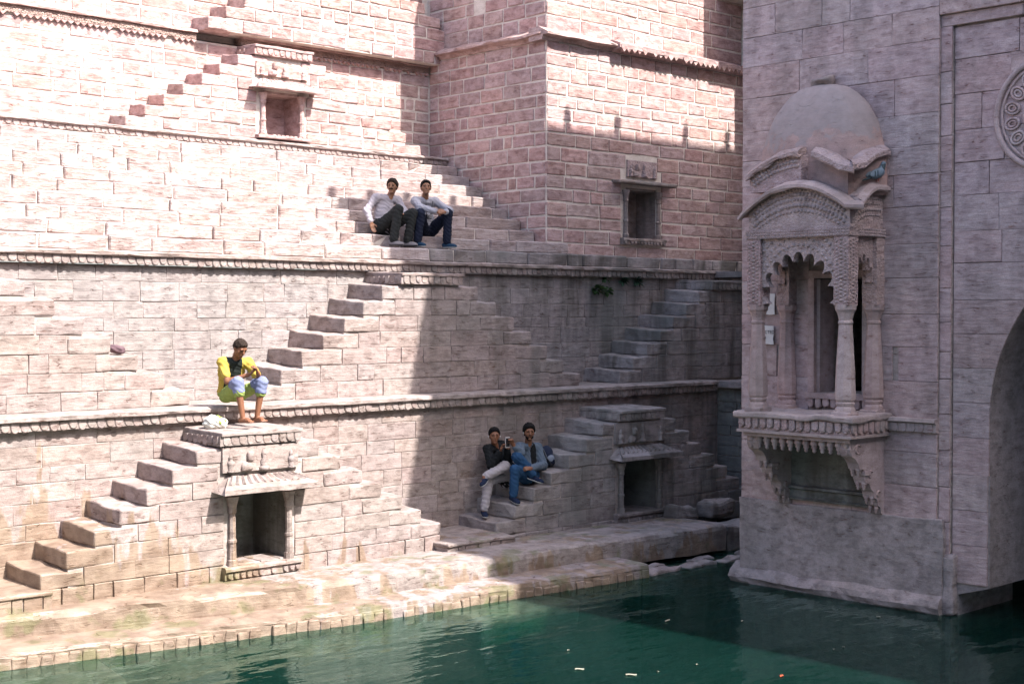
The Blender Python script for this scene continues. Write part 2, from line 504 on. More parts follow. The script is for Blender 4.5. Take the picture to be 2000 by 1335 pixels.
def water_material():
    m = bpy.data.materials.new('pool_water'); m.use_nodes = True
    t = m.node_tree; t.nodes.clear()
    out = N(t, 'OutputMaterial')
    geo = N(t, 'NewGeometry'); pos = geo.outputs['Position']
    w1 = noise_(t, pos, 1.0, 2.0, 0.5, (0.6, 1.6, 1.0), (0, 0, 0.75))
    w2 = noise_(t, pos, 3.2, 2.0, 0.5, (0.6, 1.7, 1.0), (0, 0, 0.85))
    w3 = noise_(t, pos, 11.0, 1.0, 0.5, (0.7, 1.5, 1.0), (0, 0, 0.7))
    h = math_(t, 'ADD', math_(t, 'MULTIPLY', w1, 1.0), math_(t, 'MULTIPLY', w2, 0.34))
    h = math_(t, 'ADD', h, math_(t, 'MULTIPLY', w3, 0.06))
    bp = N(t, 'Bump'); bp.inputs['Strength'].default_value = 0.34; bp.inputs['Distance'].default_value = 0.10
    t.links.new(h, bp.inputs['Height'])
    fr = N(t, 'Fresnel'); fr.inputs['IOR'].default_value = 1.35; t.links.new(bp.outputs[0], fr.inputs['Normal'])
    gl = N(t, 'BsdfGlossy'); gl.inputs['Roughness'].default_value = 0.03; gl.inputs['Color'].default_value = (0.66, 0.90, 0.82, 1); t.links.new(bp.outputs[0], gl.inputs['Normal'])
    tr = N(t, 'BsdfTransparent'); tr.inputs['Color'].default_value = (0.72, 0.86, 0.78, 1)
    di = N(t, 'BsdfDiffuse')
    murk = noise_(t, pos, 0.5, 1.0)
    t.links.new(mixc(t, murk, (0.0034, 0.022, 0.017), (0.006, 0.032, 0.025)), di.inputs['Color'])
    t.links.new(bp.outputs[0], di.inputs['Normal'])
    mx = N(t, 'MixShader'); mx.inputs[0].default_value = 0.5
    t.links.new(tr.outputs[0], mx.inputs[1]); t.links.new(di.outputs[0], mx.inputs[2])
    m2 = N(t, 'MixShader'); t.links.new(fr.outputs[0], m2.inputs[0]); t.links.new(mx.outputs[0], m2.inputs[1]); t.links.new(gl.outputs[0], m2.inputs[2])
    t.links.new(m2.outputs[0], out.inputs['Surface'])
    va = N(t, 'VolumeAbsorption'); va.inputs['Color'].default_value = (0.12, 0.62, 0.46, 1); va.inputs['Density'].default_value = 2.6
    t.links.new(va.outputs[0], out.inputs['Volume'])
    return m
WZ = 0.25
M['water'] = water_material()
g = MB(); g.box(-30, 40, -30, 15.2, -2.5, WZ)
tag(g.build('water', M['water']), kind='structure')

# unseen other sides of the well, their heights set to cut low sky light
for nm, bx in (('unseen_well_side', [(-60, 60, -60, -6, -2.5, 2.7), (-60, 60, -60, -8, 2.7, 4.7), (-60, 60, -60, -10, 4.7, 16.0)]),
               ('unseen_well_side', [(-60, -5, -6, 30, -2.5, 2.7), (-60, -7, -8, 30, 2.7, 4.7), (-60, -9, -10, 30, 4.7, 12.0)])):
    g = MB()
    for b_ in bx: g.box(*b_)
    tag(g.build(nm, M['grey']), kind='structure')

# ------------------------------------------------------------------ heights and planes
F1, W1 = 14.55, 15.35       # lower stairs and the wall behind them
F2, W2 = 15.70, 16.50       # middle stairs and wall
W3, W4 = 20.40, 20.58       # upper walls behind the seats
F3, F4 = 19.90, 20.08
Z3, Z2, Z1, Z0 = 2.70, 4.64, 6.72, 8.46   # tops of the four cornices, from the water up

# where each double stair stands (plan x of its landing slab, number and run of steps left and right)
STAIRS = {
    'LL': dict(x0=9.13, x1=10.24, F=F1, W=W1, zb=0.86, zt=2.47, nl=7, nr=7, rl=0.325, rr=0.333),
    'LR': dict(x0=16.16, x1=17.18, F=F1, W=W1, zb=0.72, zt=2.40, nl=7, nr=7, rl=0.366, rr=0.333),
    'ML': dict(x0=5.79, x1=6.90, F=F2, W=W2, zb=Z3, zt=4.46, nl=0, nr=7, rl=0.34, rr=0.36),
    'MM': dict(x0=12.83, x1=13.95, F=F2, W=W2, zb=Z3, zt=4.46, nl=7, nr=7, rl=0.342, rr=0.366),
    'MR': dict(x0=19.87, x1=20.98, F=F2, W=W2, zb=Z3, zt=4.46, nl=7, nr=0, rl=0.345, rr=0.36),
    'TM': dict(x0=13.17, x1=14.28, F=F3, W=W3, zb=Z1, zt=8.30, nl=7, nr=7, rl=0.336, rr=0.35),
    'TU': dict(x0=14.85, x1=15.95, F=F4, W=W4, zb=Z0, zt=10.2, nl=7, nr=7, rl=0.352, rr=0.35),
}
def edges(S, k):
    """left and right end of course k (0 at the bottom) of a stair"""
    n = max(S['nl'], S['nr'])
    l = S['x0'] - (S['nl'] - k) * S['rl'] if S['nl'] else S['x0']
    r = S['x1'] + (S['nr'] - k) * S['rr'] if S['nr'] else S['x1']
    return l, r
def behind(names):
    def h(p, q, z0, z1):
        for nm in names:
            S = STAIRS[nm]; n = 7; rz = (S['zt'] - 0.19 - S['zb']) / n
            k = int((z1 - S['zb'] - 0.02) / rz)
            if k >= n: 
                if z1 < S['zt'] and S['x0'] + 0.1 < p and q < S['x1'] - 0.1: return True
                continue
            if k < 0: continue
            l, r = edges(S, k)
            if p > l + 0.25 and q < r - 0.6: return True
        return False
    return h

# ------------------------------------------------------------------ walls
def core(parent, x0, x1, y0, y1, z0, z1, mat, name='core'):
    return MB().box(x0, x1, y0, y1, z0, z1).build(name, mat, parent)

def cornice(parent, face, s0, s1, zt, mat, back, lip=0.07, w=0.115, h=0.125, proj=0.14, name='cornice'):
    """worn projecting lip with a row of scallops hanging under it"""
    if face[0] == 'Y':
        y = face[1] - proj
        pr_ = [(-back, zt - lip), (-back, zt), (-0.03, zt), (0.0, zt - 0.018), (0.0, zt - lip + 0.01), (-0.02, zt - lip)]
        v, f = strip([(s0, y), (s1, y)], pr_, 0.13, 0.016, 3.0, zt * 7)
        c = MB().add(v, f).build(name, mat, parent)
        MB().box(s0, s1, y + 0.053, y + proj + 0.03, zt - lip - h + 0.02, zt - lip + 0.004).build('cornice_bed', mat, c)
        scallop_row(c, ('Y', y + 0.045), s0, s1, zt - lip - h + 0.004, w, h, mat)
    else:
        x = face[1] - proj
        pr_ = [(-back, zt - lip), (-back, zt), (-0.03, zt), (0.0, zt - 0.018), (0.0, zt - lip + 0.01), (-0.02, zt - lip)]
        v, f = strip([(x, s1), (x, s0)], pr_, 0.13, 0.016, 3.0, zt * 7)
        c = MB().add(v, f).build(name, mat, parent)
        scallop_row(c, ('X', x + 0.045), s0, s1, zt - lip - h + 0.004, w, h, mat)
    return c

# lower terrace wall, its cornice and the ledge on top
t = thing('terrace_wall', (12, W1, 0), 'lowest terrace wall with scalloped cornice, just above the water ledges', 'wall')
core(t, 4.6, 19.6, W1 + 0.006, W1 + 0.5, -2.4, 2.52, M['joint'])
masonry(t, ('Y', W1), 5.6, 19.58, courses(0.62, 2.52, 0.205), M['low'], 'worn', 0.005, (0.38, 0.85), 0.0, 0.007, hidden=behind(['LL', 'LR']))
cornice(t, ('Y', W1), 5.6, 19.46, Z3, M['grey'], 1.35)

# middle terrace wall
t = thing('terrace_wall', (13, W2, Z3), 'middle terrace wall with a long scalloped cornice under the seated men', 'wall')
core(t, 5.0, 24.0, W2 + 0.006, W2 + 0.6, Z3 - 0.05, 4.47, M['joint'])
masonry(t, ('Y', W2), 6.7, 22.0, courses(Z3, 4.46, 0.21), M['greyd'], 'worn', 0.005, (0.38, 0.85), 0.0, 0.007, hidden=behind(['ML', 'MM', 'MR']))
cornice(t, ('Y', W2), 6.7, 22.3, Z2, M['grey'], 1.0, 0.065, 0.112, 0.12)

# long seat steps between the middle cornice and the upper wall
SEAT = [(16.72, 4.64, 4.86), (17.15, 4.86, 5.07), (17.58, 5.07, 5.28), (17.92, 5.28, 5.49), (18.25, 5.49, 5.70), (18.58, 5.70, 5.91),
        (18.92, 5.91, 6.12), (19.26, 6.12, 6.33), (19.58, 6.33, 6.545)]
t = thing('seat_terrace', (12.5, 16.7, Z2), 'broad flight of long sunlit stone seats where two men sit', 'steps')
for i, (y, z0, z1) in enumerate(SEAT):
    ny = SEAT[i + 1][0] if i + 1 < len(SEAT) else 20.3
    xe = [23.0, 17.75, 17.34][min(i, 2)]
    core(t, 6.0, xe - 0.02, y + 0.024, ny + 0.3, z0 - 0.05, z1 - 0.022, M['mortar'])
    for (p, q) in cut(7.2, xe, 0.5, 1.15):
        gp = 0.011
        put_block(t, ('Y', y), p + gp / 2, q - gp / 2, z0 + 0.004, z1 - RND.uniform(0.0, 0.012), RND.uniform(-0.008, 0.018), M['greyd'] if (i == 0 and p > 14) else M['seat'], 'seat', ny - y + 0.12)
cornice(t, ('Y', 19.92), 8.2, 17.34, Z1, M['seat'], 0.5, 0.06, 0.115, 0.10, 0.10)
core(t, 6.0, 17.36, 19.96, 20.6, 6.2, Z1 - 0.07, M['mortar'])

# upper walls
t = thing('terrace_wall', (13, W3, Z1), 'upper sunlit wall with white mortar joints and patterned cornice, behind the seats', 'wall')
core(t, 6.0, 17.6, W3 - 0.004, W3 + 0.6, Z1 - 0.05, 8.30, M['mortar'])
masonry(t, ('Y', W3), 8.4, 17.34, courses(Z1, 8.28, 0.22), M['pink'], 'lime', 0.034, (0.34, 0.85), 0.010, 0.010, hidden=behind(['TM']))
def lattice_cornice(parent, s0, s1, y, zt, mat):
    v, f = strip([(s0, y), (s1, y)], [(-0.4, zt - 0.055), (-0.4, zt), (-0.02, zt), (0.0, zt - 0.02), (0.0, zt - 0.05)], 0.13, 0.014, 3.0, 55)
    c = MB().add(v, f).build('cornice', mat, parent)
    v, f = strip([(s0, y + 0.05), (s1, y + 0.05)], [(-0.3, zt - 0.17), (-0.3, zt - 0.05), (0.0, zt - 0.05), (0.01, zt - 0.16)], 0.2, 0.008, 3.0, 57)
    MB().add(v, f).build('carved_band', M['carvedu'], c)
    # saw-tooth drops along the lower edge of the band
    me = bpy.data.meshes.new('drop')
    w = 0.105
    me.from_pydata([(-w / 2, 0, 0.05), (w / 2, 0, 0.05), (0, 0, 0.0), (-w / 2, 0.06, 0.05), (w / 2, 0.06, 0.05), (0, 0.06, 0.0)], [], [(0, 2, 1), (0, 3, 5, 2), (2, 5, 4, 1)])
    me.materials.append(mat); me.update()
    n = int((s1 - s0) / w)
    for i in range(n):
        if RND.random() < 0.12: continue
        obj('drop', me, None, c, (s0 + (i + 0.5) * (s1 - s0) / n, y + 0.035, zt - 0.215))
M['carvedu'] = stone('carved_band_sandstone', (0.46, 0.31, 0.26), (0.52, 0.38, 0.32), (0.40, 0.27, 0.23), vary=0.0, strata=0.2, bump=0.9, carve=1.6)
lattice_cornice(t, 8.4, 12.35, W3 - 0.10, Z0, M['pink'])
lattice_cornice(t, 13.2, 17.3, W3 - 0.10, Z0 + 0.02, M['pink'])

t = thing('terrace_wall', (13, W4, Z0), 'topmost pale wall above the patterned cornice, cut off by the photo edge', 'wall')
core(t, 6.0, 17.6, W4 - 0.004, W4 + 0.6, Z0 - 0.1, 11.5, M['mortar'])
masonry(t, ('Y', W4), 8.4, 17.34, courses(Z0, 10.2, 0.225), M['pink'], 'lime', 0.034, (0.4, 0.9), 0.012, 0.012, hidden=behind(['TU']))

# ------------------------------------------------------------------ double stairs
def carve_relief(parent, x0, x1, y, z0, z1, mat):
    """small shrine relief: pilasters, a finial and a seated figure's worn stump"""
    r = MB().box(x0, x1, y, y + 0.06, z0, z1).build('relief_panel', mat, parent)
    xm = (x0 + x1) / 2; w = x1 - x0; h = z1 - z0
    for s in (-1, 1):
        pr_ = [(0.05, 0), (0.05, 0.05 * h), (0.03, 0.1 * h), (0.045, 0.3 * h), (0.05, 0.42 * h), (0.02, 0.5 * h), (0.035, 0.56 * h), (0.008, 0.72 * h)]
        v, f = lathe(pr_, 8, (xm + s * w * 0.40, y, z0)); MB().add(v, f).build('finial', mat, r, True)
    pr_ = [(0.07, 0), (0.075, 0.12 * h), (0.04, 0.2 * h), (0.06, 0.36 * h), (0.025, 0.5 * h), (0.045, 0.62 * h), (0.02, 0.9 * h)]
    v, f = lathe(pr_, 8, (xm + 0.04, y, z0)); MB().add(v, f).build('pilaster', mat, r, True)
    v, f = rbox(0.16, 0.12, 0.1, 0.03, (2, 1, 2), 0.03, 9, 4.0)
    MB().add([(p[0] + xm - 0.2, p[1] + y - 0.05, p[2] + z0 + 0.04 * h) for p in v], f).build('broken_figure', mat, r, True)
    v, f = rbox(0.09, 0.1, 0.12, 0.03, (1, 1, 2), 0.03, 9, 7.0)
    MB().add([(p[0] + xm - 0.16, p[1] + y - 0.05, p[2] + z0 + 0.04 * h + 0.1) for p in v], f).build('broken_figure', mat, r, True)
    return r

def canopy(parent, x0, x1, y, zt, mat, proj=0.30, drop=0.13, th=0.06):
    """sloping stone eave over a niche, hipped at both ends, with leaf ribs"""
    e = proj * 0.8
    v = []; f = []; n = 9
    for j in range(5):
        u = j / 4
        yy = y - proj * u; zz = zt - drop * u ** 0.8
        for i in range(n + 1):
            s = i / n
            xx = (x0 + e * (1 - u)) + ((x1 - e * (1 - u)) - (x0 + e * (1 - u))) * s
            v.append((xx + 0.01 * nz(xx, yy, 2, 9), yy, zz + 0.012 * nz(xx, yy, zz, 8)))
    m = n + 1
    for j in range(4):
        for i in range(n): f.append((j * m + i, (j + 1) * m + i, (j + 1) * m + i + 1, j * m + i + 1))
    k = len(v)
    for i in range(n + 1):
        xx = x0 + (x1 - x0) * i / n
        v.append((xx, y - proj, zt - drop - th + 0.012 * nz(xx, 3, 1, 7)))
    for i in range(n): f.append((4 * m + i, k + i, k + i + 1, 4 * m + i + 1))
    k2 = len(v)
    for i in range(n + 1): v.append((x0 + (x1 - x0) * i / n, y + 0.02, zt - drop - th * 0.6))
    for i in range(n): f.append((k + i, k2 + i, k2 + i + 1, k + i + 1))
    f.append((0, k2, k, 4 * m)); f.append((n, 4 * m + n, k + n, k2 + n))
    v += [(x0 + e, y + 0.02, zt), (x1 - e, y + 0.02, zt)]
    f.append((0, len(v) - 2, k2)); f.append((n, k2 + n, len(v) - 1)); f.append((0, n, len(v) - 1, len(v) - 2))
    c = MB().add(v, f).build('canopy', mat, parent)
    nr = 12
    for i in range(nr):
        s = (i + 0.5) / nr
        pa = (x0 + e + (x1 - x0 - 2 * e) * s, y - 0.02, zt); pb = (x0 + 0.1 + (x1 - x0 - 0.2) * s, y - proj * 0.62, zt - drop * 0.62)
        w = 0.016
        MB().add([(pa[0] - w, pa[1], pa[2] - 0.01), (pa[0] + w, pa[1], pa[2] - 0.01), (pa[0], pa[1] - 0.012, pa[2] + 0.008),
                  (pb[0] - w * 1.6, pb[1], pb[2] - 0.01), (pb[0] + w * 1.6, pb[1], pb[2] - 0.01), (pb[0], pb[1] - 0.012, pb[2] + 0.012)],
                 [(0, 3, 5, 2), (1, 2, 5, 4), (3, 4, 5), (0, 2, 1)]).build('rib', mat, c)
    return c

def niche(parent, x0, x1, y, z0, z1, mat, depth=0.5, sill=0.12, can=True, relief=0.0, over=0.3, inner=None):
    """framed recess: back, two pillars with capitals, moulded sill, eave and relief above"""
    pw = 0.085
    MB().box(x0 - 0.02, x1 + 0.02, y + depth, y + depth + 0.06, z0 - 0.03, z1 + 0.05).build('niche_back', inner or mat, parent)
    for xa, xb in ((x0 - 0.05, x0 + 0.004), (x1 - 0.004, x1 + 0.05)):
        MB().box(xa, xb, y + 0.03, y + depth, z0 - 0.03, z1 + 0.03).build('niche_side', inner or mat, parent)
    MB().box(x0 - 0.05, x1 + 0.05, y + 0.03, y + depth, z1 + 0.0, z1 + 0.05).build('lintel', mat, parent)
    H = z1 - z0
    for xc in (x0 - pw * 0.3, x1 + pw * 0.3):
        pr_ = [(0.062, 0), (0.062, 0.07), (0.05, 0.085), (0.045, H * 0.32), (0.054, H * 0.34), (0.054, H * 0.37), (0.043, H * 0.39), (0.041, H * 0.74), (0.055, H * 0.77), (0.05, H * 0.83), (0.07, H * 0.92), (0.085, H * 0.99)]
        v, f = lathe(pr_, 8, (xc, y - 0.02, z0), 1.0, 1.0, math.pi / 8); MB().add(v, f).build('pillar', mat, parent)
    v, f = strip([(x0 - 0.17, y - 0.11), (x1 + 0.17, y - 0.11)], [(-0.6, z0 - sill), (-0.6, z0), (-0.02, z0), (0.0, z0 - 0.02), (0.0, z0 - 0.05), (-0.03, z0 - 0.06), (-0.03, z0 - sill)], 0.09, 0.008, 5, 31)
    sl = MB().add(v, f).build('sill', mat, parent)
    scallop_row(sl, ('Y', y - 0.10), x0 - 0.15, x1 + 0.15, z0 - sill + 0.005, 0.085, 0.07, mat, 0.05, 0.9, 0.1, 'bead')
    if can: canopy(parent, x0 - over, x1 + over, y, z1 + 0.235, mat)
    if relief: carve_relief(parent, x0 - 0.16, x1 + 0.16, y - 0.03, z1 + 0.28, z1 + 0.28 + relief, mat)

def double_stair(S, name, label, mat, key='worn', gap=0.005, nich=None, slab_lip=0.075, vis=None, group='double stairs built against the terrace walls', mortar=None):
    n = 7
    rz = (S['zt'] - 0.19 - S['zb']) / n
    F, W = S['F'], S['W']
    x0, x1 = S['x0'], S['x1']
    T = thing(name, ((x0 + x1) / 2, F, S['zb']), label, 'stairs', group)
    zs = [S['zb'] + rz * k for k in range(n + 1)] + [S['zt'] - 0.075]
    hole = None
    if nich:
        nx0, nx1, nz0, nz1 = nich['x0'], nich['x1'], nich['z0'], nich['z1']
        top = nz1 + 0.28 + nich.get('relief', 0)
        hole = [(nx0 - 0.13, nx1 + 0.13, nz0 - 0.12, nz1 + 0.05), (nx0 - 0.2, nx1 + 0.2, nz1 + 0.02, top)]
    # solid fill behind the face stones
    brk = sorted(set([S['zb'] - (0.25 if S['F'] == F1 else 0.0)] + zs + ([nz0 - 0.03, nz1 + 0.04] if nich else [])))
    fill = MB()
    for a, b in zip(brk[:-1], brk[1:]):
        if b - a < 1e-4: continue
        k = max(0, min(n, int(((a + b) / 2 - S['zb']) / rz)))
        l, r = edges(S, k) if k < n else (x0, x1)
        l += S['rl'] + 0.02 if k < n else 0.05; r -= S['rr'] + 0.02 if k < n else 0.05
        if nich and a > nz0 - 0.05 and b < nz1 + 0.06:
            fill.box(l, nx0 - 0.006, F + 0.014, W, a, b); fill.box(nx1 + 0.006, r, F + 0.014, W, a, b)
        else:
            fill.box(l, r, F + 0.014, W, a, b)
    fill.build('core', mortar or M['joint'], T)
    for k in range(n + 1):
        z0, z1 = zs[k], zs[k + 1]
        l, r = edges(S, k) if k < n else (x0 + 0.03, x1 - 0.03)
        a, b = l, r
        if k < n:
            for side in (0, 1):
                if (side == 0 and not S['nl']) or (side == 1 and not S['nr']): continue
                run = S['rl'] if side == 0 else S['rr']
                w = run + RND.uniform(0.16, 0.34)
                sl = RND.uniform(0.035, 0.06)
                v, f = rbox(w - 0.006, W - F + 0.02, z1 - z0 + sl * 0.5 - 0.006, 0.020, (3, 4, 1), 0.028, 4.5, RND.uniform(0, 90), sl)
                xm = l + w / 2 if side == 0 else r - w / 2
                o = MB().add([(p[0] + xm, p[1] + F - RND.uniform(0, 0.004), p[2] + z0) for p in v], f).build('step', mat, T)
                if side == 0: a = l + w
                else: b = r - w
        hs = [(p, q) for (p, q, c, d) in (hole or []) if not (d <= z0 + 0.04 or c >= z1 - 0.04)]
        for (p, q) in minus(a, b, hs):
            for (c, d) in cut(p, q, 0.38, 0.8):
                if vis and not vis(c, d, z0, z1): continue
                gg = gap * RND.uniform(0.6, 1.4)
                put_block(T, ('Y', F), c + gg / 2, d - gg / 2, z0 + gg / 2, z1 - gg / 2, RND.uniform(-0.004, 0.010), mat, key, 0.2)
    if S['F'] == F1:      # rough footing course, down to the ledge
        l, r = edges(S, 0)
        for (c, d) in cut(l + 0.02, r - 0.02, 0.22, 0.5):
            put_block(T, ('Y', F), c + 0.004, d - 0.004, S['zb'] - 0.27, S['zb'] - 0.004, RND.uniform(0.0, 0.025), mat, 'worn', 0.4)
    # landing slab with its scalloped edge
    zt = S['zt']
    v, f = rbox(x1 - x0 + 0.06, W - F + 0.10, slab_lip, 0.014, (6, 4, 1), 0.016, 4.0, 77 + x0, 0.03)
    sl = MB().add([(p[0] + (x0 + x1) / 2, p[1] + F - 0.08, p[2] + zt - slab_lip) for p in v], f).build('landing_slab', mat, T)
    MB().box(x0 - 0.037, x1 + 0.005, F - 0.052, W, zt - slab_lip - 0.115, zt - slab_lip + 0.004).build('slab_band', mat, sl)
    scallop_row(sl, ('Y', F - 0.06), x0 - 0.01, x1 + 0.01, zt - slab_lip - 0.12, 0.11, 0.125, mat)
    if S['nl']: scallop_row(sl, ('X', x0 - 0.045), F - 0.02, W - 0.03, zt - slab_lip - 0.12, 0.11, 0.125, mat)
    if nich:
        niche(T, nx0, nx1, F, nz0, nz1, mat, relief=nich.get('relief', 0), sill=nich.get('sill', 0.12), depth=0.72 if F == F1 else 0.45, inner=M['algae_shade'] if F == F1 else None)  # lower niches: recess shade painted into the dark lining
    return T

G_ST = None
double_stair(STAIRS['LL'], 'double_stair', 'lower sunlit double stair with wet brown steps, a niche and a boy on its landing', M['low'],
             nich=dict(x0=9.30, x1=10.06, z0=0.84, z1=1.68, relief=0.30, sill=0.15))
double_stair(STAIRS['LR'], 'double_stair', 'lower shaded double stair with a niche, two young people sitting on its steps', M['greyd'],
             nich=dict(x0=16.22, x1=17.06, z0=0.80, z1=1.58, relief=0.32, sill=0.16))
double_stair(STAIRS['ML'], 'double_stair', 'middle-level double stair at the left photo edge, only its right end showing', M['grey'])
double_stair(STAIRS['MM'], 'double_stair', 'middle-level double stair half in sun and half in shade, below the seated men', M['grey'])
double_stair(STAIRS['MR'], 'double_stair', 'middle-level shaded stair rising beside the carved balcony tower', M['greyd'])
double_stair(STAIRS['TM'], 'double_stair', 'upper pale stair with white mortar and a small roofed niche in its middle', M['pink'], 'lime', 0.032,
             nich=dict(x0=13.34, x1=14.06, z0=6.80, z1=7.50, relief=0.22, sill=0.06), mortar=M['mortar'])
double_stair(STAIRS['TU'], 'double_stair', 'topmost flight of steps cut off by the upper photo edge', M['pink'], 'lime', 0.032, mortar=M['mortar'])

# ------------------------------------------------------------------ corner tower
TX, TY = 17.36, 17.30
t = thing('corner_tower', (TX, TY, 4.86), 'square pink stone corner tower with white joints, ledge cornice and a dark niche', 'tower')
NI = (19.40, 20.26, 5.22, 6.10)
cr = MB()
cr.box(TX + 0.006, NI[0], TY + 0.006, 24, 4.5, 8.55); cr.box(NI[1], 26, TY + 0.006, 24, 4.5, 8.55)
cr.box(NI[0], NI[1], TY + 0.006, 24, 4.5, NI[2] - 0.03); cr.box(NI[0], NI[1], TY + 0.006, 24, NI[3] + 0.04, 8.55)
cr.box(NI[0], NI[1], TY + 0.55, 24, NI[2] - 0.03, NI[3] + 0.04)
cr.build('core', M['mortar'], t)
MB().box(TX + 0.096, 26, TY + 0.096, 24, 8.55, 12.4).build('upper_core', M['mortar'], t)
zc = courses(4.86, 8.54, 0.225, 0.14)
masonry(t, ('Y', TY), TX + 0.0, 22.95, zc, M['pink'], 'lime', 0.028, (0.40, 0.85), 0.004, 0.008,
        holes=[(NI[0] - 0.13, NI[1] + 0.13, NI[2] - 0.14, NI[3] + 0.28), (NI[0], NI[1], NI[3] + 0.28, NI[3] + 0.56)])
def by_seats(p, q, z0, z1):
    for (y, a, b) in SEAT:
        if p > y + 0.05 and z1 < b + 0.02: return True
    return False
masonry(t, ('X', TX), TY + 0.02, 20.4, zc, M['pink'], 'lime', 0.028, (0.34, 0.68), 0.004, 0.008, hidden=by_seats)
zu = courses(8.74, 10.2, 0.235, 0.12)
masonry(t, ('Y', TY + 0.09), TX + 0.09, 22.95, zu, M['pink'], 'lime', 0.024, (0.5, 1.0), 0.004, 0.008)
masonry(t, ('X', TX + 0.09), TY + 0.11, 20.5, zu, M['pink'], 'lime', 0.024, (0.36, 0.7), 0.004, 0.008, holes=[(18.95, 19.25, 9.30, 9.52)])
pr_ = [(-0.3, 8.52), (-0.3, 8.74), (-0.06, 8.76), (0.16, 8.66), (0.17, 8.62), (0.05, 8.60), (0.02, 8.54)]
v, f = strip([(TX, 20.4), (TX, TY)], pr_, 0.12, 0.035, 3.2, 12)
c = MB().add(v, f).build('cornice', M['pink'], t)
v, f = strip([(TX - 0.14, TY), (19.0, TY)], pr_, 0.12, 0.030, 3.2, 13)
MB().add(v, f).build('cornice', M['pink'], t)
v, f = strip([(19.0, TY - 0.03), (22.9, TY - 0.03)], [(-0.3, 8.52), (-0.3, 8.74), (-0.02, 8.76), (0.19, 8.68), (0.19, 8.60), (0.05, 8.56), (0.02, 8.54)], 0.12, 0.02, 3.2, 14)
c = MB().add(v, f).build('cornice', M['pink'], t)
me = bpy.data.meshes.new('drop'); w = 0.14
me.from_pydata([(-w / 2, 0, 0.12), (w / 2, 0, 0.12), (w / 2, 0, 0.07), (0, 0, 0.0), (-w / 2, 0, 0.07)] + [(-w / 2, 0.05, 0.12), (w / 2, 0.05, 0.12), (w / 2, 0.05, 0.07), (0, 0.05, 0.0), (-w / 2, 0.05, 0.07)], [],
               [(0, 4, 3, 2, 1), (2, 3, 8, 7), (3, 4, 9, 8), (4, 0, 5, 9), (1, 2, 7, 6)])
me.materials.append(M['pink']); me.update()
for i in range(26):
    if RND.random() < 0.1: continue
    obj('drop', me, None, c, (19.1 + i * 0.145, TY - 0.222 + RND.uniform(-0.01, 0.01), 8.53 + RND.uniform(-0.01, 0.01)))
niche(t, NI[0], NI[1], TY, NI[2], NI[3], M['grey'], depth=0.5, sill=0.12, can=False)
v, f = rbox(1.62, 0.26, 0.075, 0.02, (6, 2, 1), 0.03, 4, 5.5, 0.02)
MB().add([(p[0] + (NI[0] + NI[1]) / 2, p[1] + TY - 0.2, p[2] + NI[3] + 0.10) for p in v], f).build('canopy', M['grey'], t)
carve_relief(t, NI[0] + 0.02, NI[1] - 0.02, TY - 0.03, NI[3] + 0.24, NI[3] + 0.54, M['carved'])

# wing of the well that turns the corner behind the balcony building (its faces look left)
t = thing('wing_wall', (19.6, 13.5, 0), 'dark stepped wing wall in the shaded corner behind the balcony building', 'wall')
core(t, 19.62, 26, 11.72, W1 + 0.4, -2.4, 2.58, M['joint'])
core(t, 20.98, 26, 11.72, W2 + 0.4, 2.6, 4.5, M['joint'])
core(t, 22.95, 26, 16.0, TY + 0.3, 4.5, 9.9, M['mortar'])
core(t, 22.15, 26, 15.85, TY + 0.3, 9.98, 13.0, M['mortar'], 'unseen_upper_storey')  # out of view, added so its shadow falls on the upper tower
masonry(t, ('X', 19.60), 13.4, W1, courses(0.2, 2.56, 0.21), M['algae_shade'], 'worn', 0.010, (0.35, 0.7), 0.0, 0.012)
masonry(t, ('X', 20.96), 14.6, W2, courses(2.72, 4.46, 0.21), M['algae_shade'], 'worn', 0.010, (0.35, 0.7), 0.0, 0.012)
core(t, 19.45, 21.5, 11.72, W1 + 0.02, 2.585, 2.69, M['greyd'], 'ledge_slab')
core(t, 20.84, 23.2, 11.72, W2 + 0.02, 4.51, 4.62, M['greyd'], 'ledge_slab')

# ------------------------------------------------------------------ ledges at the water
t = thing('water_ledge', (10, 13.4, 0), 'long lower stone ledge at the waterline with a blocky scalloped edge', 'ledge')
A = [(4.0, 14.28), (6.1, 13.90), (7.5, 13.62), (10.0, 13.14), (11.7, 12.99), (14.0, 12.78), (14.75, 12.72)]
v, f = strip(A, [(-2.6, -2.4), (-2.6, 0.43), (-0.6, 0.44), (-0.10, 0.43), (-0.01, 0.415), (0.0, 0.375), (0.002, 0.365), (0.002, -2.4)], 0.10, 0.016, 2.6, 5)
lg = MB().add(v, f).build('ledge_slab', M['low'], t)
LE = []
for q_ in range(6):
    v, f = rbox(0.134 + 0.012 * (q_ % 3 - 1), 0.07, 0.19, 0.016, (1, 1, 2), 0.022, 9.0, 5.0 * q_)
    me = bpy.data.meshes.new('edge_stone'); me.from_pydata([(p[0], p[1] - 0.01, p[2]) for p in v], [], f); me.materials.append(M['low']); me.update(); LE.append(me)
for a, b in zip(A[:-1], A[1:]):
    L = math.hypot(b[0] - a[0], b[1] - a[1]); n = int(L / 0.138); an = math.atan2(b[1] - a[1], b[0] - a[0])
    for i in range(n):
        u = (i + 0.5) / n; x, y = a[0] + (b[0] - a[0]) * u, a[1] + (b[1] - a[1]) * u
        if x < 5.6 or RND.random() < 0.03: continue
        obj('edge_stone', RND.choice(LE), None, lg, (x + math.sin(an) * 0.012, y - math.cos(an) * 0.012 + RND.uniform(-0.008, 0.008), 0.165 + RND.uniform(-0.02, 0.02)), an + RND.uniform(-0.06, 0.06), (RND.uniform(0.98, 1.08), 1, RND.uniform(0.9, 1.08)))
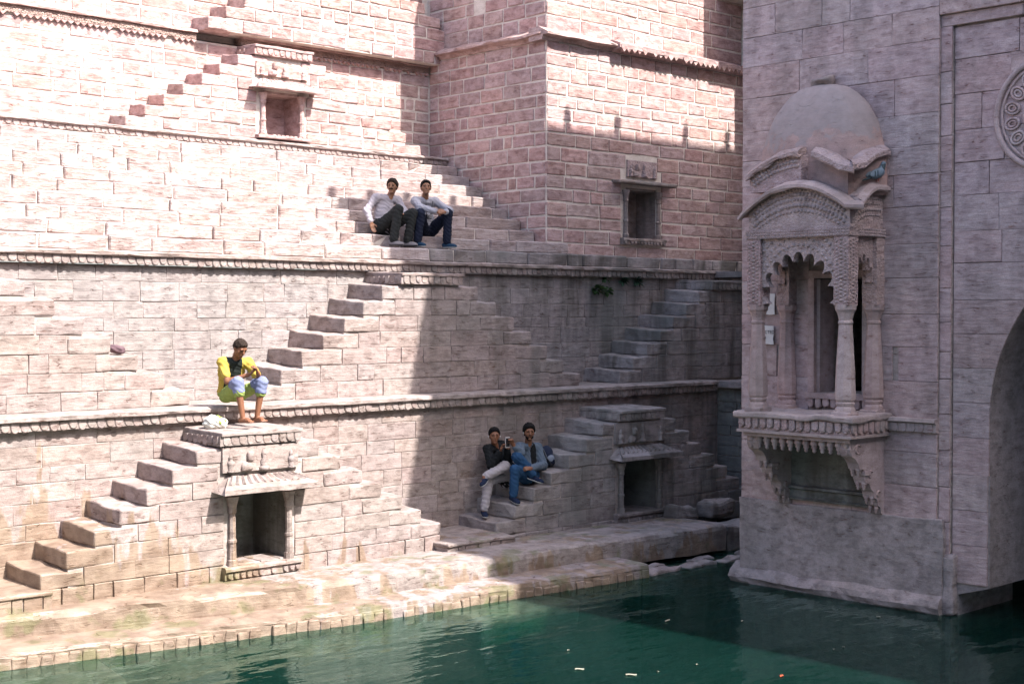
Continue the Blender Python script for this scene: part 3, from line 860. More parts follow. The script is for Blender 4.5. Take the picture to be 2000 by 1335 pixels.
t = thing('water_ledge', (10, 13.9, 0), 'upper worn stone ledge running above the waterline ledge', 'ledge')
B = [(4.0, 14.50), (6.4, 14.43), (7.2, 14.2), (7.8, 14.07), (9.0, 13.86), (10.1, 13.62), (11.8, 13.5), (14.4, 13.42), (17.1, 13.24)]
v, f = strip(B, [(-1.4, 0.2), (-1.4, 0.66), (-0.4, 0.685), (-0.06, 0.675), (-0.005, 0.655), (0.01, 0.61), (0.02, 0.43), (0.02, 0.3)], 0.10, 0.026, 2.2, 6)
MB().add(v, f).build('ledge_slab', M['low'], t)
def landing(x0, x1, y0, z, label):
    t = thing('stair_landing', ((x0 + x1) / 2, y0, z - 0.3), label, 'landing', 'stone landings at the feet of the stairs')
    v, f = rbox(x1 - x0, W1 - y0 + 0.1, 0.075, 0.02, (6, 4, 1), 0.024, 3.0, x0, 0.03)
    MB().add([(p[0] + (x0 + x1) / 2, p[1] + y0, p[2] + z - 0.075) for p in v], f).build('landing_slab', M['low'], t)
    MB().box(x0 + 0.02, x1 - 0.01, y0 + 0.05, W1, 0.4, z - 0.07).build('core', M['joint'], t)
    for (p, q) in cut(x0, x1, 0.16, 0.24):
        put_block(t, ('Y', y0 + 0.03), p + 0.005, q - 0.005, z - 0.30, z - 0.078, RND.uniform(0, 0.012), M['low'], 'worn', 0.2)
landing(4.8, 6.98, 14.44, 0.90, 'wet brown landing at the foot of the leftmost steps')
landing(12.42, 13.68, 14.22, 0.80, 'low grey landing between the two lower double stairs')

# loose blocks and broken slabs where the ledge breaks off in the dark corner
def rubble(x, y, z, sx, sy, sz, label, mat='greyd', rz=0.0):
    v, f = rbox(sx, sy, sz, min(sx, sy, sz) * 0.22, (4, 3, 2), 0.07, 3.0, x * 3 + y)
    o = MB().add(v, f).build('loose_stone', M[mat])
    o.location = (x, y, z); o.rotation_euler = (RND.uniform(-0.05, 0.05), RND.uniform(-0.05, 0.05), rz)
    tag(o, label, 'stone', 'broken stones by the dark corner')
rubble(17.75, 13.55, 0.18, 1.1, 0.55, 0.42, 'large squared block lying where the upper ledge breaks off', rz=0.06)
rubble(18.75, 13.7, 0.15, 0.8, 0.5, 0.38, 'second broken block, deepest in the dark corner', rz=-0.1)
rubble(17.3, 14.25, 0.62, 0.55, 0.3, 0.22, 'small broken block under the right end of the niche sill', rz=0.05)
rubble(18.3, 14.35, 0.55, 0.7, 0.3, 0.25, 'broken block lying against the lowest steps near the dark corner', rz=0.02)
flat = [(15.15, 12.90, 0.70, 0.30), (15.35, 13.18, 0.40, 0.16), (15.95, 12.86, 0.62, 0.24), (16.35, 13.10, 0.5, 0.15), (16.75, 12.78, 0.75, 0.22), (17.35, 12.98, 0.5, 0.18), (17.75, 12.72, 0.8, 0.22), (18.5, 12.85, 0.6, 0.2), (18.9, 12.62, 0.5, 0.2)]
t = thing('sunken_ledge', (17, 12.8, 0), 'flooded end of the waterline ledge, flat stones just showing above the water', 'ledge')
v, f = strip([(14.6, 12.70), (19.6, 12.5)], [(-1.8, -2.4), (-1.8, 0.20), (-0.1, 0.20), (0.0, 0.17), (0.0, -2.4)], 0.2, 0.03, 2.0, 15)
MB().add(v, f).build('ledge_slab', M['greyd'], t)
for i, (x, y, w, d) in enumerate(flat):
    v, f = rbox(w, d, 0.1, 0.03, (5, 3, 1), 0.06, 4.0, 11.0 * i)
    MB().add([(p[0] + x, p[1] + y - d / 2, p[2] + 0.185) for p in v], f).build('paving_stone', M['grey'], t)
t = thing('sunken_step', (7, 13, 0), 'pale submerged step showing through the shallow water at lower left', 'step')
v, f = strip([(3.5, 13.35), (6.9, 12.72)], [(-0.95, -1.5), (-0.95, 0.248), (-0.05, 0.236), (0.0, 0.20), (0.0, -1.5)], 0.15, 0.02, 2.0, 16)
MB().add(v, f).build('step_slab', M['low'], t)
t = thing('sunken_step', (11.9, 12.4, -0.6), 'reddish submerged slab beside the shadow line on the ledge', 'step')
v, f = rbox(1.7, 0.62, 0.35, 0.04, (5, 3, 1), 0.05, 2.0, 3.0)
MB().add([(p[0] + 12.15, p[1] + 12.35, p[2] - 0.13) for p in v], f).build('step_slab', M['pink'], t)


# ================================================================== BALCONY BUILDING (its visible face looks left, to -X)
RX = 15.45
def placeX(v, x0, ym, z0):
    return [(x0 + p[1], ym - p[0], z0 + p[2]) for p in v]
t = thing('gate_building', (RX, 9.5, 0), 'tall mauve sandstone building standing in the water, with arch recess and stone medallion', 'building')
ROOF = 13.77
DY0, DY1, DZ0, DZ1 = 9.80, 10.52, 2.84, 4.30
cr = MB()
cr.box(RX + 0.02, 16.1, DY1, 11.68, -2.4, ROOF - 0.01); cr.box(RX + 0.02, 16.1, 8.79, DY0, -2.4, ROOF - 0.01)
cr.box(RX + 0.02, 16.1, DY0, DY1, -2.4, DZ0); cr.box(RX + 0.02, 16.1, DY0, DY1, DZ1, ROOF - 0.01)
cr.box(RX + 0.06, 16.1, 8.64, 8.79, -2.4, 7.26); cr.box(RX + 0.06, 16.1, -5.8, 8.79, 7.26, 7.40); cr.box(RX + 0.02, 16.1, -5.8, 8.79, 7.40, ROOF - 0.01)
cr.build('core', M['joint'], t)
MB().box(16.1, 25.5, 11.0, 11.68, -2.4, ROOF - 0.01).build('back_wall', M['joint'], t)
MB().box(16.1, 25.5, -5.8, -5.2, -2.4, ROOF - 0.01).build('end_wall', M['joint'], t)
MB().box(24.9, 25.5, -5.2, 11.0, -2.4, ROOF - 0.01).build('far_wall', M['joint'], t)
MB().box(RX, 25.5, -5.8, 11.7, ROOF - 0.3, ROOF + 0.02).build('roof_slab', M['right'], t)
MB().box(16.1, 24.9, -5.2, 11.0, -2.4, -0.4).build('passage_floor', M['dark'], t)
for x in (15.62, 16.40, 17.15, 18.2, 19.4, 20.7, 22.62, 23.9):
    MB().box(x - 0.07, x + 0.07, 11.52, 11.68, ROOF + 0.02, ROOF + 0.42).build('roof_post', M['right'], t)
zs = courses(1.36, 8.7, 0.40, 0.16)
masonry(t, ('X', RX), 8.79, 11.69, zs, M['right'], 'tight', 0.005, (0.55, 1.25), 0.0, 0.004, holes=[(DY0 - 0.1, DY1 + 0.1, DZ0 - 0.16, DZ1 + 0.1), (11.04, 11.12, 3.02, 3.16), (9.32, 9.40, 3.05, 3.18)])
masonry(t, ('X', RX), 7.0, 8.79, courses(7.40, 8.7, 0.40), M['right'], 'tight', 0.009, (0.55, 1.2), 0.0, 0.010)
masonry(t, ('X', RX + 0.04), 8.64, 8.79, courses(0.82, 7.26, 0.42), M['right'], 'tight', 0.008, (0.15, 0.15), 0.0, 0.006)
masonry(t, ('X', RX + 0.04), 7.0, 8.79, [7.26, 7.40], M['right'], 'tight', 0.008, (0.5, 0.9), 0.0, 0.006)
# arch panel, set back, with a pointed arch opening
PX = RX + 0.085
AC, AH, AZ, AR = 6.35, 1.81, 2.60, 2.30
def arch_y(z):
    if z < 0.55: return 2.20          # the pier is eaten away at the waterline
    if z <= AZ: return AH
    d = AR * AR - (z - AZ) ** 2
    return max(0.0, math.sqrt(max(d, 0)) - (AR - AH)) if d > 0 else 0.0
pan = MB(); zz = [-2.4, 0.3, 0.50, 0.62, 1.5, 2.6] + [2.6 + 2.247 * k / 18 for k in range(1, 19)]
for s in (-1, 1):
    for a, b in zip(zz[:-1], zz[1:]):
        ya, yb = arch_y(a), arch_y(b)
        e = 2.29 if s > 0 else 12.15
        p = [(PX + 0.02, AC + s * ya, a), (PX + 0.02, AC + s * e, a), (PX + 0.02, AC + s * e, b), (PX + 0.02, AC + s * yb, b)]
        q = [(16.9, c[1], c[2]) for c in p]
        pan.add(p + q, [(0, 1, 2, 3), (0, 3, 7, 4)])
pan.add([(PX + 0.02, -5.8, zz[-1]), (PX + 0.02, 8.64, zz[-1]), (PX + 0.02, 8.64, 7.27), (PX + 0.02, -5.8, 7.27)], [(0, 1, 2, 3)])
pan.build('arch_panel', M['plaster'], t)
def arch_cut(z0, z1):
    return AC + arch_y(z0 * 0.7 + z1 * 0.3) + 0.012
zs = courses(0.64, 7.24, 0.40, 0.12)
for z0, z1 in zip(zs[:-1], zs[1:]):
    a = (AC + arch_y(z0) if AZ - 0.4 < z1 else arch_cut(z0, z1)) if z0 < 4.8 else 6.2
    for (p, q) in cut(a, 8.63, 0.5, 1.1):
        if abs(p - a) < 1e-6 and AZ - 0.4 < z1 and z0 < 4.8:      # voussoir end cut to the curve of the arch
            zz2 = [z0 + 0.003 + (z1 - z0 - 0.006) * k / 6 for k in range(7)]
            o2 = [(AC + arch_y(z_) + 0.004, z_) for z_ in zz2] + [(q - 0.004, z1 - 0.003), (q - 0.004, z0 + 0.003)]
            n2 = len(o2)
            MB().add([(PX - 0.003, y_, z_) for y_, z_ in o2] + [(PX + 0.05, y_, z_) for y_, z_ in o2],
                     [tuple(range(n2))] + [(i, (i + 1) % n2, n2 + (i + 1) % n2, n2 + i) for i in range(n2)]).build('block', M['right'], t)
            continue
        put_block(t, ('X', PX), p + 0.004, q - 0.004, z0 + 0.004, z1 - 0.004, RND.uniform(0, 0.006), M['right'], 'tight', 0.08)
# smooth plastered foot, worn plinth at the water
v, f = rbox(3.0, 0.1, 0.98, 0.012, (24, 1, 9), 0.03, 2.4, 21)
MB().add(placeX(v, RX - 0.03, 10.20, 0.40), f).build('plastered_foot', M['plaster'], t)
v, f = strip([(RX, 11.8), (RX, 8.70)], [(-0.4, -0.6), (-0.4, 0.50), (-0.02, 0.50), (0.10, 0.40), (0.13, 0.33), (0.10, 0.27), (0.06, 0.2), (0.06, -0.6)], 0.10, 0.035, 3.0, 22)
MB().add(v, f).build('plinth', M['plaster'], t)
v, f = rbox(0.2, 0.3, 0.75, 0.04, (2, 1, 4), 0.05, 4.0, 23)
MB().add(placeX(v, RX - 0.01, 8.66, 0.22), f).build('worn_foot', M['plaster'], t)
# string course right of the balcony
v, f = strip([(RX, 9.42), (RX, 8.78)], [(-0.1, 2.40), (-0.1, 2.60), (0.07, 2.58), (0.08, 2.54), (0.04, 2.52), (0.04, 2.42)], 0.08, 0.008, 4, 24)
c = MB().add(v, f).build('string_course', M['dressed'], t)
scallop_row(c, ('X', RX - 0.05), 8.80, 9.40, 2.40, 0.10, 0.12, M['dressed'], 0.04, 0.9, 0.0, 'petal')
# medallion
MC = (PX - 0.012, 7.45, 6.12)
def ringX(R, r, n=40, m=8, c=MC, sx=1.0):
    v = []; f = []
    for i in range(n):
        a = 2 * math.pi * i / n
        for j in range(m):
            b = 2 * math.pi * j / m
            q = R + r * math.cos(b)
            v.append((c[0] + r * math.sin(b) * sx, c[1] + q * math.cos(a), c[2] + q * math.sin(a)))
    for i in range(n):
        for j in range(m):
            f.append((i * m + j, ((i + 1) % n) * m + j, ((i + 1) % n) * m + (j + 1) % m, i * m + (j + 1) % m))
    return v, f
v, f = ringX(0.64, 0.035); med = MB().add(v, f).build('medallion', M['dressed'], t, True)
for R, r in ((0.57, 0.016), (0.30, 0.022), (0.12, 0.03)):
    v, f = ringX(R, r); MB().add(v, f).build('ring', M['dressed'], med, True)
for i in range(16):
    a = 2 * math.pi * (i + 0.5) / 16
    ca, sa = math.cos(a), math.sin(a)
    for (R, r, s) in ((0.068, 0.016, 1.25), (0.036, 0.013, 1.25)):
        v, f = ringX(R, r, 14, 6, (0, 0, 0))
        w = []
        for p in v:
            y, z = p[1] * s, p[2] * 0.95
            y, z = y * ca - z * sa, y * sa + z * ca
            w.append((MC[0] + p[0], MC[1] + 0.455 * ca + y, MC[2] + 0.455 * sa + z))
        MB().add(w, f).build('petal', M['dressed'], med, True)
for i in range(8):
    a = 2 * math.pi * i / 8
    pts = [(0.0, 0.13, 0), (-0.03, 0.2, 0.06), (-0.03, 0.2, -0.06), (0.0, 0.285, 0.05), (0.0, 0.285, -0.05), (-0.035, 0.22, 0)]
    w = [(MC[0] + p[0], MC[1] + p[1] * math.cos(a) - p[2] * math.sin(a), MC[2] + p[1] * math.sin(a) + p[2] * math.cos(a)) for p in pts]
    MB().add(w, [(0, 1, 5), (0, 5, 2), (1, 3, 5), (3, 4, 5), (4, 2, 5)]).build('leaf', M['dressed'], med)

# ================================================================== CARVED BALCONY
t = thing('carved_balcony', (15.0, 10.26, 1.1), 'carved stone balcony with dome, cusped arches and four columns, projecting over the water', 'balcony')
BY0, BY1, BYC = 9.62, 10.91, 10.265
# deck
v, f = rbox(1.76, 0.92, 0.09, 0.025, (14, 6, 1), 0.035, 4.0, 40, 0.015)
dk = MB().add(placeX(v, 14.54, BYC, 2.54), f).build('deck', M['dressed'], t)
MB().box(14.60, RX + 0.01, 9.44, 11.09, 2.385, 2.555).build('deck_band', M['carved'], dk)
scallop_row(dk, ('X', 14.575), 9.44, 11.09, 2.40, 0.11, 0.14, M['carved'], 0.05, 0.88, 0.0, 'petal')
scallop_row(dk, ('Y', 9.415), 14.6, RX, 2.40, 0.11, 0.14, M['dressed'], 0.05, 0.88, 0.0, 'petal')
MB().box(14.58, RX + 0.01, 9.42, 11.11, 2.352, 2.388).build('moulding', M['dressed'], dk)
MB().box(14.64, RX + 0.01, 9.48, 11.05, 2.30, 2.353).build('moulding', M['dressed'], dk)
pm = MB(); v, f = lathe([(0.012, -0.16), (0.028, -0.14), (0.02, -0.12), (0.04, -0.10), (0.032, -0.075), (0.05, -0.06), (0.05, -0.035), (0.04, -0.02), (0.055, 0.0)], 8); pm.add(v, f)
pme = pm.mesh('pendant', smooth=True); pme.materials.append(M['dressed'])
for i in range(13):
    obj('pendant', pme, None, dk, (14.72, 9.56 + i * 1.41 / 12, 2.302))
for i in range(5):
    obj('pendant', pme, None, dk, (14.84 + i * 0.13, 9.55, 2.302), 0, (0.9, 0.9, 0.9))
# scroll brackets
def bracket(y0, y1):
    o = [(15.47, 2.30), (14.70, 2.30), (14.69, 2.20), (14.73, 2.10), (14.80, 2.06), (14.86, 1.99), (14.90, 1.90), (14.97, 1.90), (15.02, 1.84), (15.00, 1.76), (15.03, 1.69), (15.11, 1.68),
         (15.14, 1.60), (15.20, 1.55), (15.22, 1.46), (15.29, 1.43), (15.30, 1.34), (15.37, 1.30), (15.38, 1.22), (15.47, 1.14)]
    o = [(x, 2.30 - (2.30 - z) * 0.84) for x, z in o]
    n = len(o); m = MB()
    m.add([(x, y0, z) for x, z in o] + [(x, y1, z) for x, z in o], [tuple(range(n)), tuple(range(2 * n - 1, n - 1, -1))] + [(i, (i + 1) % n, n + (i + 1) % n, n + i) for i in range(n)])
    b = m.build('bracket', M['dressed'], t)
    for (cx, cz, R) in ((14.84, 2.20, 0.07), (15.12, 1.88, 0.055), (15.30, 1.63, 0.045)):
        for k in range(2):
            q = MB(); n2 = 14
            vv = []; ff = []
            for i in range(n2 + 1):
                a = 4.4 * i / n2 + 0.6; r = R * (1 - 0.55 * i / n2)
                for (dr, dy) in ((-0.014, 0.0), (0.014, 0.0), (0.0, -0.022)):
                    yy = (y0 + dy) if k == 0 else (y1 - dy)
                    vv.append((cx + (r + dr) * math.cos(a), yy, cz + (r + dr) * math.sin(a)))
            for i in range(n2):
                for j in range(3): ff.append((i * 3 + j, i * 3 + (j + 1) % 3, (i + 1) * 3 + (j + 1) % 3, (i + 1) * 3 + j))
            q.add(vv, ff).build('scroll', M['dressed'], b)
    for (px, pz, s) in ((14.93, 1.99, 0.75), (15.05, 1.81, 0.7), (15.24, 1.62, 0.7), (15.33, 1.48, 0.6)):
        for yy in (y0 + 0.04, y1 - 0.04):
            obj('pendant', pme, None, b, (px, yy, pz), 0, (s, s, s))
    v, f = rbox(y1 - y0 + 0.05, 0.14, 0.055, 0.01, (2, 1, 1), 0.006, 6, y0)
    MB().add(placeX(v, 14.98, (y0 + y1) / 2, 1.88), f).build('fillet', M['dressed'], b)
bracket(9.50, 9.66); bracket(10.87, 11.03)
v, f = strip([(RX, 10.87), (RX, 9.66)], [(-0.05, 1.44), (-0.05, 1.62), (0.09, 1.62), (0.10, 1.59), (0.05, 1.57), (0.05, 1.48), (0.08, 1.46), (0.07, 1.44)], 0.1, 0.006, 4, 44)
MB().add(v, f).build('lower_band', M['algae_shade'], t)  # shade under the deck put into its dark colour
MB().box(RX - 0.02, RX + 0.01, 9.66, 10.87, 1.62, 2.30).build('soffit_panel', M['algae_shade'], t)  # dark colour stands in for the shade between the brackets
# columns
prof = [(0.118, 0.0), (0.118, 0.02), (0.108, 0.09), (0.088, 0.115), (0.098, 0.135), (0.105, 0.155), (0.092, 0.17), (0.11, 0.20), (0.113, 0.26), (0.104, 0.50), (0.090, 0.80), (0.074, 1.08), (0.072, 1.10), (0.082, 1.115), (0.082, 1.135), (0.072, 1.15),
        (0.078, 1.19), (0.095, 1.25), (0.112, 1.28), (0.118, 1.345)]
for (cx, cy) in ((14.76, BY0), (14.76, BY1), (15.38, BY0), (15.38, BY1)):
    v, f = lathe(prof, 8, (cx, cy, 2.615), 1.12, 1.12, math.pi / 8)
    c = MB().add(v, f).build('column', M['dressed'], t)
    v, f = rbox(0.25, 0.25, 0.07, 0.015, (2, 2, 1), 0.012, 6, cx + cy)
    MB().add([(p[0] + cx, p[1] + cy - 0.125, p[2] + 2.60) for p in v], f).build('column_base', M['dressed'], c)
    v, f = rbox(0.21, 0.21, 0.845, 0.008, (2, 2, 8), 0.006, 9, cx * 2)
    MB().add([(p[0] + cx, p[1] + cy - 0.105, p[2] + 3.945) for p in v], f).build('corner_post', M['carved'], c)
# cusped arch screens
def screen(axis, c0, half, pos, th, a, h, z0, z1, lobes):
    n = lobes * 8; A_ = []; B_ = []
    for i in range(n + 1):
        th_ = math.pi * i / n
        lob = abs(math.sin(lobes * th_))
        s = max(math.sin(th_), 0.0)
        k = 0.84 + 0.19 * lob ** 0.7
        y = a * math.cos(th_) * k; z = h * (s ** 0.85) * k + 0.02
        A_.append((y, z0 + z))
        dy, dz = math.cos(th_), max(s, 1e-6) * (h / a) * 0.8
        q = min(half / abs(dy) if abs(dy) > 1e-6 else 1e9, (z1 - z0) / dz)
        B_.append((dy * q, z0 + dz * q))
    def P(y, z, d):
        return (pos + d, c0 - y, z) if axis == 'X' else (c0 + y, pos + d, z)
    v = []; f = []
    for i in range(n + 1):
        v += [P(*A_[i], 0), P(*B_[i], 0), P(*A_[i], th), P(*B_[i], th)]
    for i in range(n):
        k = i * 4; l = k + 4
        f += [(k, k + 1, l + 1, l), (k + 2, l + 2, l + 3, k + 3), (k, l, l + 2, k + 2)]
    return MB().add(v, f).build('cusped_arch', M['carved'], t)
screen('X', BYC, 0.60, 14.70, 0.11, 0.545, 0.62, 3.955, 4.79, 9)
screen('Y', 15.08, 0.24, 9.57, 0.10, 0.225, 0.56, 3.98, 4.79, 7)
screen('Y', 15.08, 0.24, 10.86, 0.10, 0.225, 0.56, 3.98, 4.79, 7)
MB().box(14.70, RX, 9.60, 10.93, 4.80, 4.86).build('ceiling', M['dressed'], t)
MB().box(14.645, 14.86, 9.50, 11.03, 4.785, 4.885).build('architrave', M['carved'], t)
MB().box(14.865, RX + 0.01, 9.50, 9.66, 4.787, 4.883).build('architrave', M['carved'], t)
# tympana under the curved eaves
def cf(y): return 5.10 + 0.33 * (1 - ((y - BYC) / 0.80) ** 2)
def cs(x): return 5.10 + 0.27 * math.sin(math.pi / 2 * min(1.0, (x - 14.62) / 0.55))
def slab_under(fn, a, b, axis, p0, p1, zb, name, mat, n=16):
    v = []; f = []
    for i in range(n + 1):
        u = a + (b - a) * i / n
        for (d, z) in ((p0, zb), (p0, fn(u)), (p1, fn(u)), (p1, zb)):
            v.append((d, u, z) if axis == 'X' else (u, d, z))
    for i in range(n):
        for j in range(4): f.append((i * 4 + j, i * 4 + (j + 1) % 4, i * 4 + 4 + (j + 1) % 4, i * 4 + 4 + j))
    f += [(0, 1, 2, 3), (n * 4 + 3, n * 4 + 2, n * 4 + 1, n * 4)]
    return MB().add(v, f).build(name, mat, t)
slab_under(cf, 9.52, 11.01, 'X', 14.69, 14.86, 4.886, 'tympanum', M['carved'])
slab_under(cs, 14.865, RX, 'Y', 9.54, 9.70, 4.884, 'tympanum', M['carved'])
def eave(pts, out, th, name, mat, amp=0.012, seed=0, drop=0.03):
    """curved projecting moulding along pts; out = outward vector per point"""
    v = []; f = []; n = len(pts)
    for i, (p, o) in enumerate(zip(pts, out)):
        for (d, z) in ((0.0, 0.0), (0.0, th), (0.55, th), (1.0, th * 0.6 - drop), (1.0, -drop), (0.9, -drop - 0.02), (0.35, 0.0)):
            e = amp * nz(p[0] + d, p[1], p[2] + z, 6, seed)
            v.append((p[0] + o[0] * d + e, p[1] + o[1] * d + e, p[2] + z + e))
    m = 7
    for i in range(n - 1):
        for j in range(m): f.append((i * m + j, i * m + (j + 1) % m, (i + 1) * m + (j + 1) % m, (i + 1) * m + j))
    f += [tuple(range(m)), tuple(range(n * m - 1, (n - 1) * m - 1, -1))]
    return MB().add(v, f).build(name, mat, t)
ys = [11.10 - 1.66 * i / 20 for i in range(21)]
eave([(14.80, y, cf(min(max(y, 9.5), 11.03)) - (0.06 if y > 11.03 else 0)) for y in ys] + [(14.86 + 0.58 * i / 8, 9.62, cs(14.7 + 0.74 * i / 8) + 0.02) for i in range(9)],
     [(-0.23, 0)] * 20 + [(-0.2, -0.17)] + [(-0.02, -0.2)] * 9, 0.06, 'curved_eave', M['dressed'], 0.014, 3)
# drum and broken upper eave
MB().box(14.86, RX + 0.01, 9.66, 10.95, 4.89, 5.72).build('drum', M['dome'], t)
def c2(y): return 5.56 + 0.27 * (1 - ((y - BYC) / 0.80) ** 2)
slab_under(lambda y: c2(y) + 0.0, 10.24, 11.02, 'X', 14.72, 14.90, 5.38, 'upper_panel', M['carved'])
ys = [11.04 - 0.80 * i / 10 for i in range(11)]
eave([(14.84, y, c2(y)) for y in ys], [(-0.19, 0)] * 11, 0.07, 'broken_eave', M['carved'], 0.03, 8)
ys = [10.04 - 0.46 * i / 6 for i in range(7)]
def c3(y): return 5.80 - 0.24 * ((10.1 - y) / 0.52) ** 1.5
eave([(14.86, y, c3(y)) for y in ys] + [(14.80 + 0.62 * i / 8, 9.62, 5.585 + 0.24 * math.sin(1.57 * i / 8)) for i in range(9)],
     [(-0.22, 0)] * 6 + [(-0.24, -0.16)] + [(-0.2, -0.2)] + [(0, -0.2)] * 8, 0.095, 'broken_eave', M['carved'], 0.014, 9)
# carved foliage in relief on the arch spandrels, posts and tympana
def relief(name, spots, mat):
    m = MB()
    R3 = random.Random(len(spots))
    for (c_, ux, nrm, r_) in spots:
        c_ = Vector(c_); nrm = Vector(nrm); ux = Vector(ux); uz = Vector((0, 0, 1))
        a0 = R3.choice((0.6, -0.6, 0.0)) + R3.uniform(-0.25, 0.25); e = R3.uniform(1.1, 1.6)
        vv = []
        for (k_, hgt) in ((1.0, 0.0), (0.75, 0.55), (0.3, 0.95)):
            for i in range(7):
                a = 2 * math.pi * i / 7
                p_, q_ = math.cos(a) * r_ * k_ * e, math.sin(a) * r_ * k_
                p_, q_ = p_ * math.cos(a0) - q_ * math.sin(a0), p_ * math.sin(a0) + q_ * math.cos(a0)
                vv.append(tuple(c_ + ux * p_ + uz * q_ + nrm * (hgt * r_ * 0.95)))
        ff = [tuple(range(14, 21))]
        for j in range(2):
            for i in range(7): ff.append((j * 7 + i, j * 7 + (i + 1) % 7, j * 7 + 7 + (i + 1) % 7, j * 7 + 7 + i))
        m.add(vv, ff)
    o = m.build(name, mat, t, True); o['kind'] = 'stuff'
    return o
R4 = random.Random(5); sp = []
NX, NY_ = (-1, 0, 0), (0, -1, 0)
# tympana: garlands of leaves in rows that follow the curved eaves
for row, off in enumerate((0.055, 0.115, 0.18, 0.25, 0.32)):
    n = 26
    for i in range(n):
        y = 9.58 + 1.37 * (i + 0.5 * (row % 2)) / n; z = cf(y) - off
        if z > 4.915: sp.append(((14.689, y, z), (0, 1, 0), NX, 0.026 if row % 2 else 0.019))
    for i in range(12):
        x = 14.90 + 0.50 * (i + 0.5 * (row % 2)) / 12; z = cs(x) - off
        if z > 4.91: sp.append(((x, 9.539, z), (1, 0, 0), NY_, 0.022 if row % 2 else 0.016))
# spandrels: leaves radiating in rings round the cusped arch
for ring in range(5):
    n = 26 + 4 * ring
    for i in range(n + 1):
        a = math.pi * i / n; k = 1.10 + 0.13 * ring
        y = BYC + 0.56 * k * math.cos(a); z = 3.97 + 0.66 * k * math.sin(a)
        if 9.735 < y < 10.795 and z < 4.765: sp.append(((14.699, y, z), (0, 1, 0), NX, 0.021 if ring % 2 == 0 else 0.015))
# posts: chains of lozenges
for cy in (BY0, BY1):
    for i in range(17):
        for k in (-1, 0, 1):
            sp.append(((14.6545, cy + k * 0.062, 3.985 + i * 0.046 + (0.023 if k == 0 else 0)), (0, 1, 0), NX, 0.019 if k == 0 else 0.014))
for i in range(17):
    for k in (-1, 0, 1):
        sp.append(((14.76 + k * 0.06, BY0 - 0.1055, 3.985 + i * 0.046 + (0.023 if k == 0 else 0)), (1, 0, 0), NY_, 0.018 if k == 0 else 0.013))
for row, off in enumerate((0.04, 0.10, 0.16)):
    for i in range(14):
        y = 10.29 + 0.70 * (i + 0.5 * (row % 2)) / 14; z = c2(y) - off
        if z > 5.41: sp.append(((14.718, y, z), (0, 1, 0), NX, 0.023))
relief('carved_foliage', sp, M['dressed'])
# lattice of little pyramids along the architraves
m = MB()
for i in range(40):
    for k in range(3):
        y = 9.51 + 1.51 * (i + 0.5) / 40; z = 4.80 + 0.034 * k; h_ = 0.0155
        m.add([(14.644, y - h_, z), (14.644, y, z + h_), (14.644, y + h_, z), (14.644, y, z - h_), (14.632, y, z)], [(0, 1, 4), (1, 2, 4), (2, 3, 4), (3, 0, 4)])
for i in range(15):
    for k in range(3):
        x = 14.87 + 0.57 * (i + 0.5) / 15; z = 4.80 + 0.034 * k; h_ = 0.0155
        m.add([(x - h_, 9.499, z), (x, 9.499, z + h_), (x + h_, 9.499, z), (x, 9.499, z - h_), (x, 9.487, z)], [(0, 1, 4), (1, 2, 4), (2, 3, 4), (3, 0, 4)])
o = m.build('lattice', M['dressed'], t); o['kind'] = 'stuff'
# dome
prof = []
for i in range(19):
    u = i / 18
    prof.append(((1 - u ** 2.7) ** 0.50, 1.47 * u))
prof[-1] = (0.04, 1.47)
v, f = lathe(prof, 48, (15.36, 10.35, 5.30), 0.50, 0.885, 0.0, 0.24)
v = [(p[0] + 0.014 * nz(p[0], p[1], p[2], 4, 2), p[1] + 0.014 * nz(p[0], p[1], p[2], 4, 5), p[2] + 0.01 * nz(p[0], p[1], p[2], 5, 8)) for p in v]
dm = MB().add(v, f).build('dome', M['dome'], t, True)
v, f = rbox(0.24, 0.18, 0.10, 0.03, (4, 2, 2), 0.09, 6, 73)
MB().add(placeX(v, 15.24, 10.33, 6.71), f).build('broken_finial', M['grey'], dm, True)
# doorway behind the columns, with sill
for (a, b, c_, d) in ((DY0 - 0.09, DY0, DZ0, DZ1), (DY1, DY1 + 0.09, DZ0, DZ1)):
    MB().box(RX - 0.035, RX + 0.30, a, b, c_, d).build('door_jamb', M['dressed'], t)
    MB().box(RX + 0.03, RX + 0.34, a + (0.05 if a < DY0 else -0.05), b + (0.05 if a < DY0 else -0.05), c_ + 0.002, d - 0.01).build('door_jamb', M['dressed'], t)
MB().box(RX - 0.035, RX + 0.30, DY0 - 0.09, DY1 + 0.09, DZ1 + 0.003, DZ1 + 0.10).build('door_lintel', M['dressed'], t)
sl = MB().box(RX - 0.07, RX + 0.30, DY0 - 0.12, DY1 + 0.12, DZ0 - 0.075, DZ0 - 0.003).build('door_sill', M['dressed'], t)
scallop_row(sl, ('X', RX - 0.05), DY0 - 0.1, DY1 + 0.1, DZ0 - 0.20, 0.105, 0.125, M['dressed'], 0.05, 0.9, 0.0, 'petal')
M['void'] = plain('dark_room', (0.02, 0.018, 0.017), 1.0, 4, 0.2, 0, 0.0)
MB().box(RX + 0.62, 17.6, DY0 - 0.5, DY1 + 0.5, DZ0 - 0.1, DZ0 - 0.02).build('room_floor', M['void'], t)

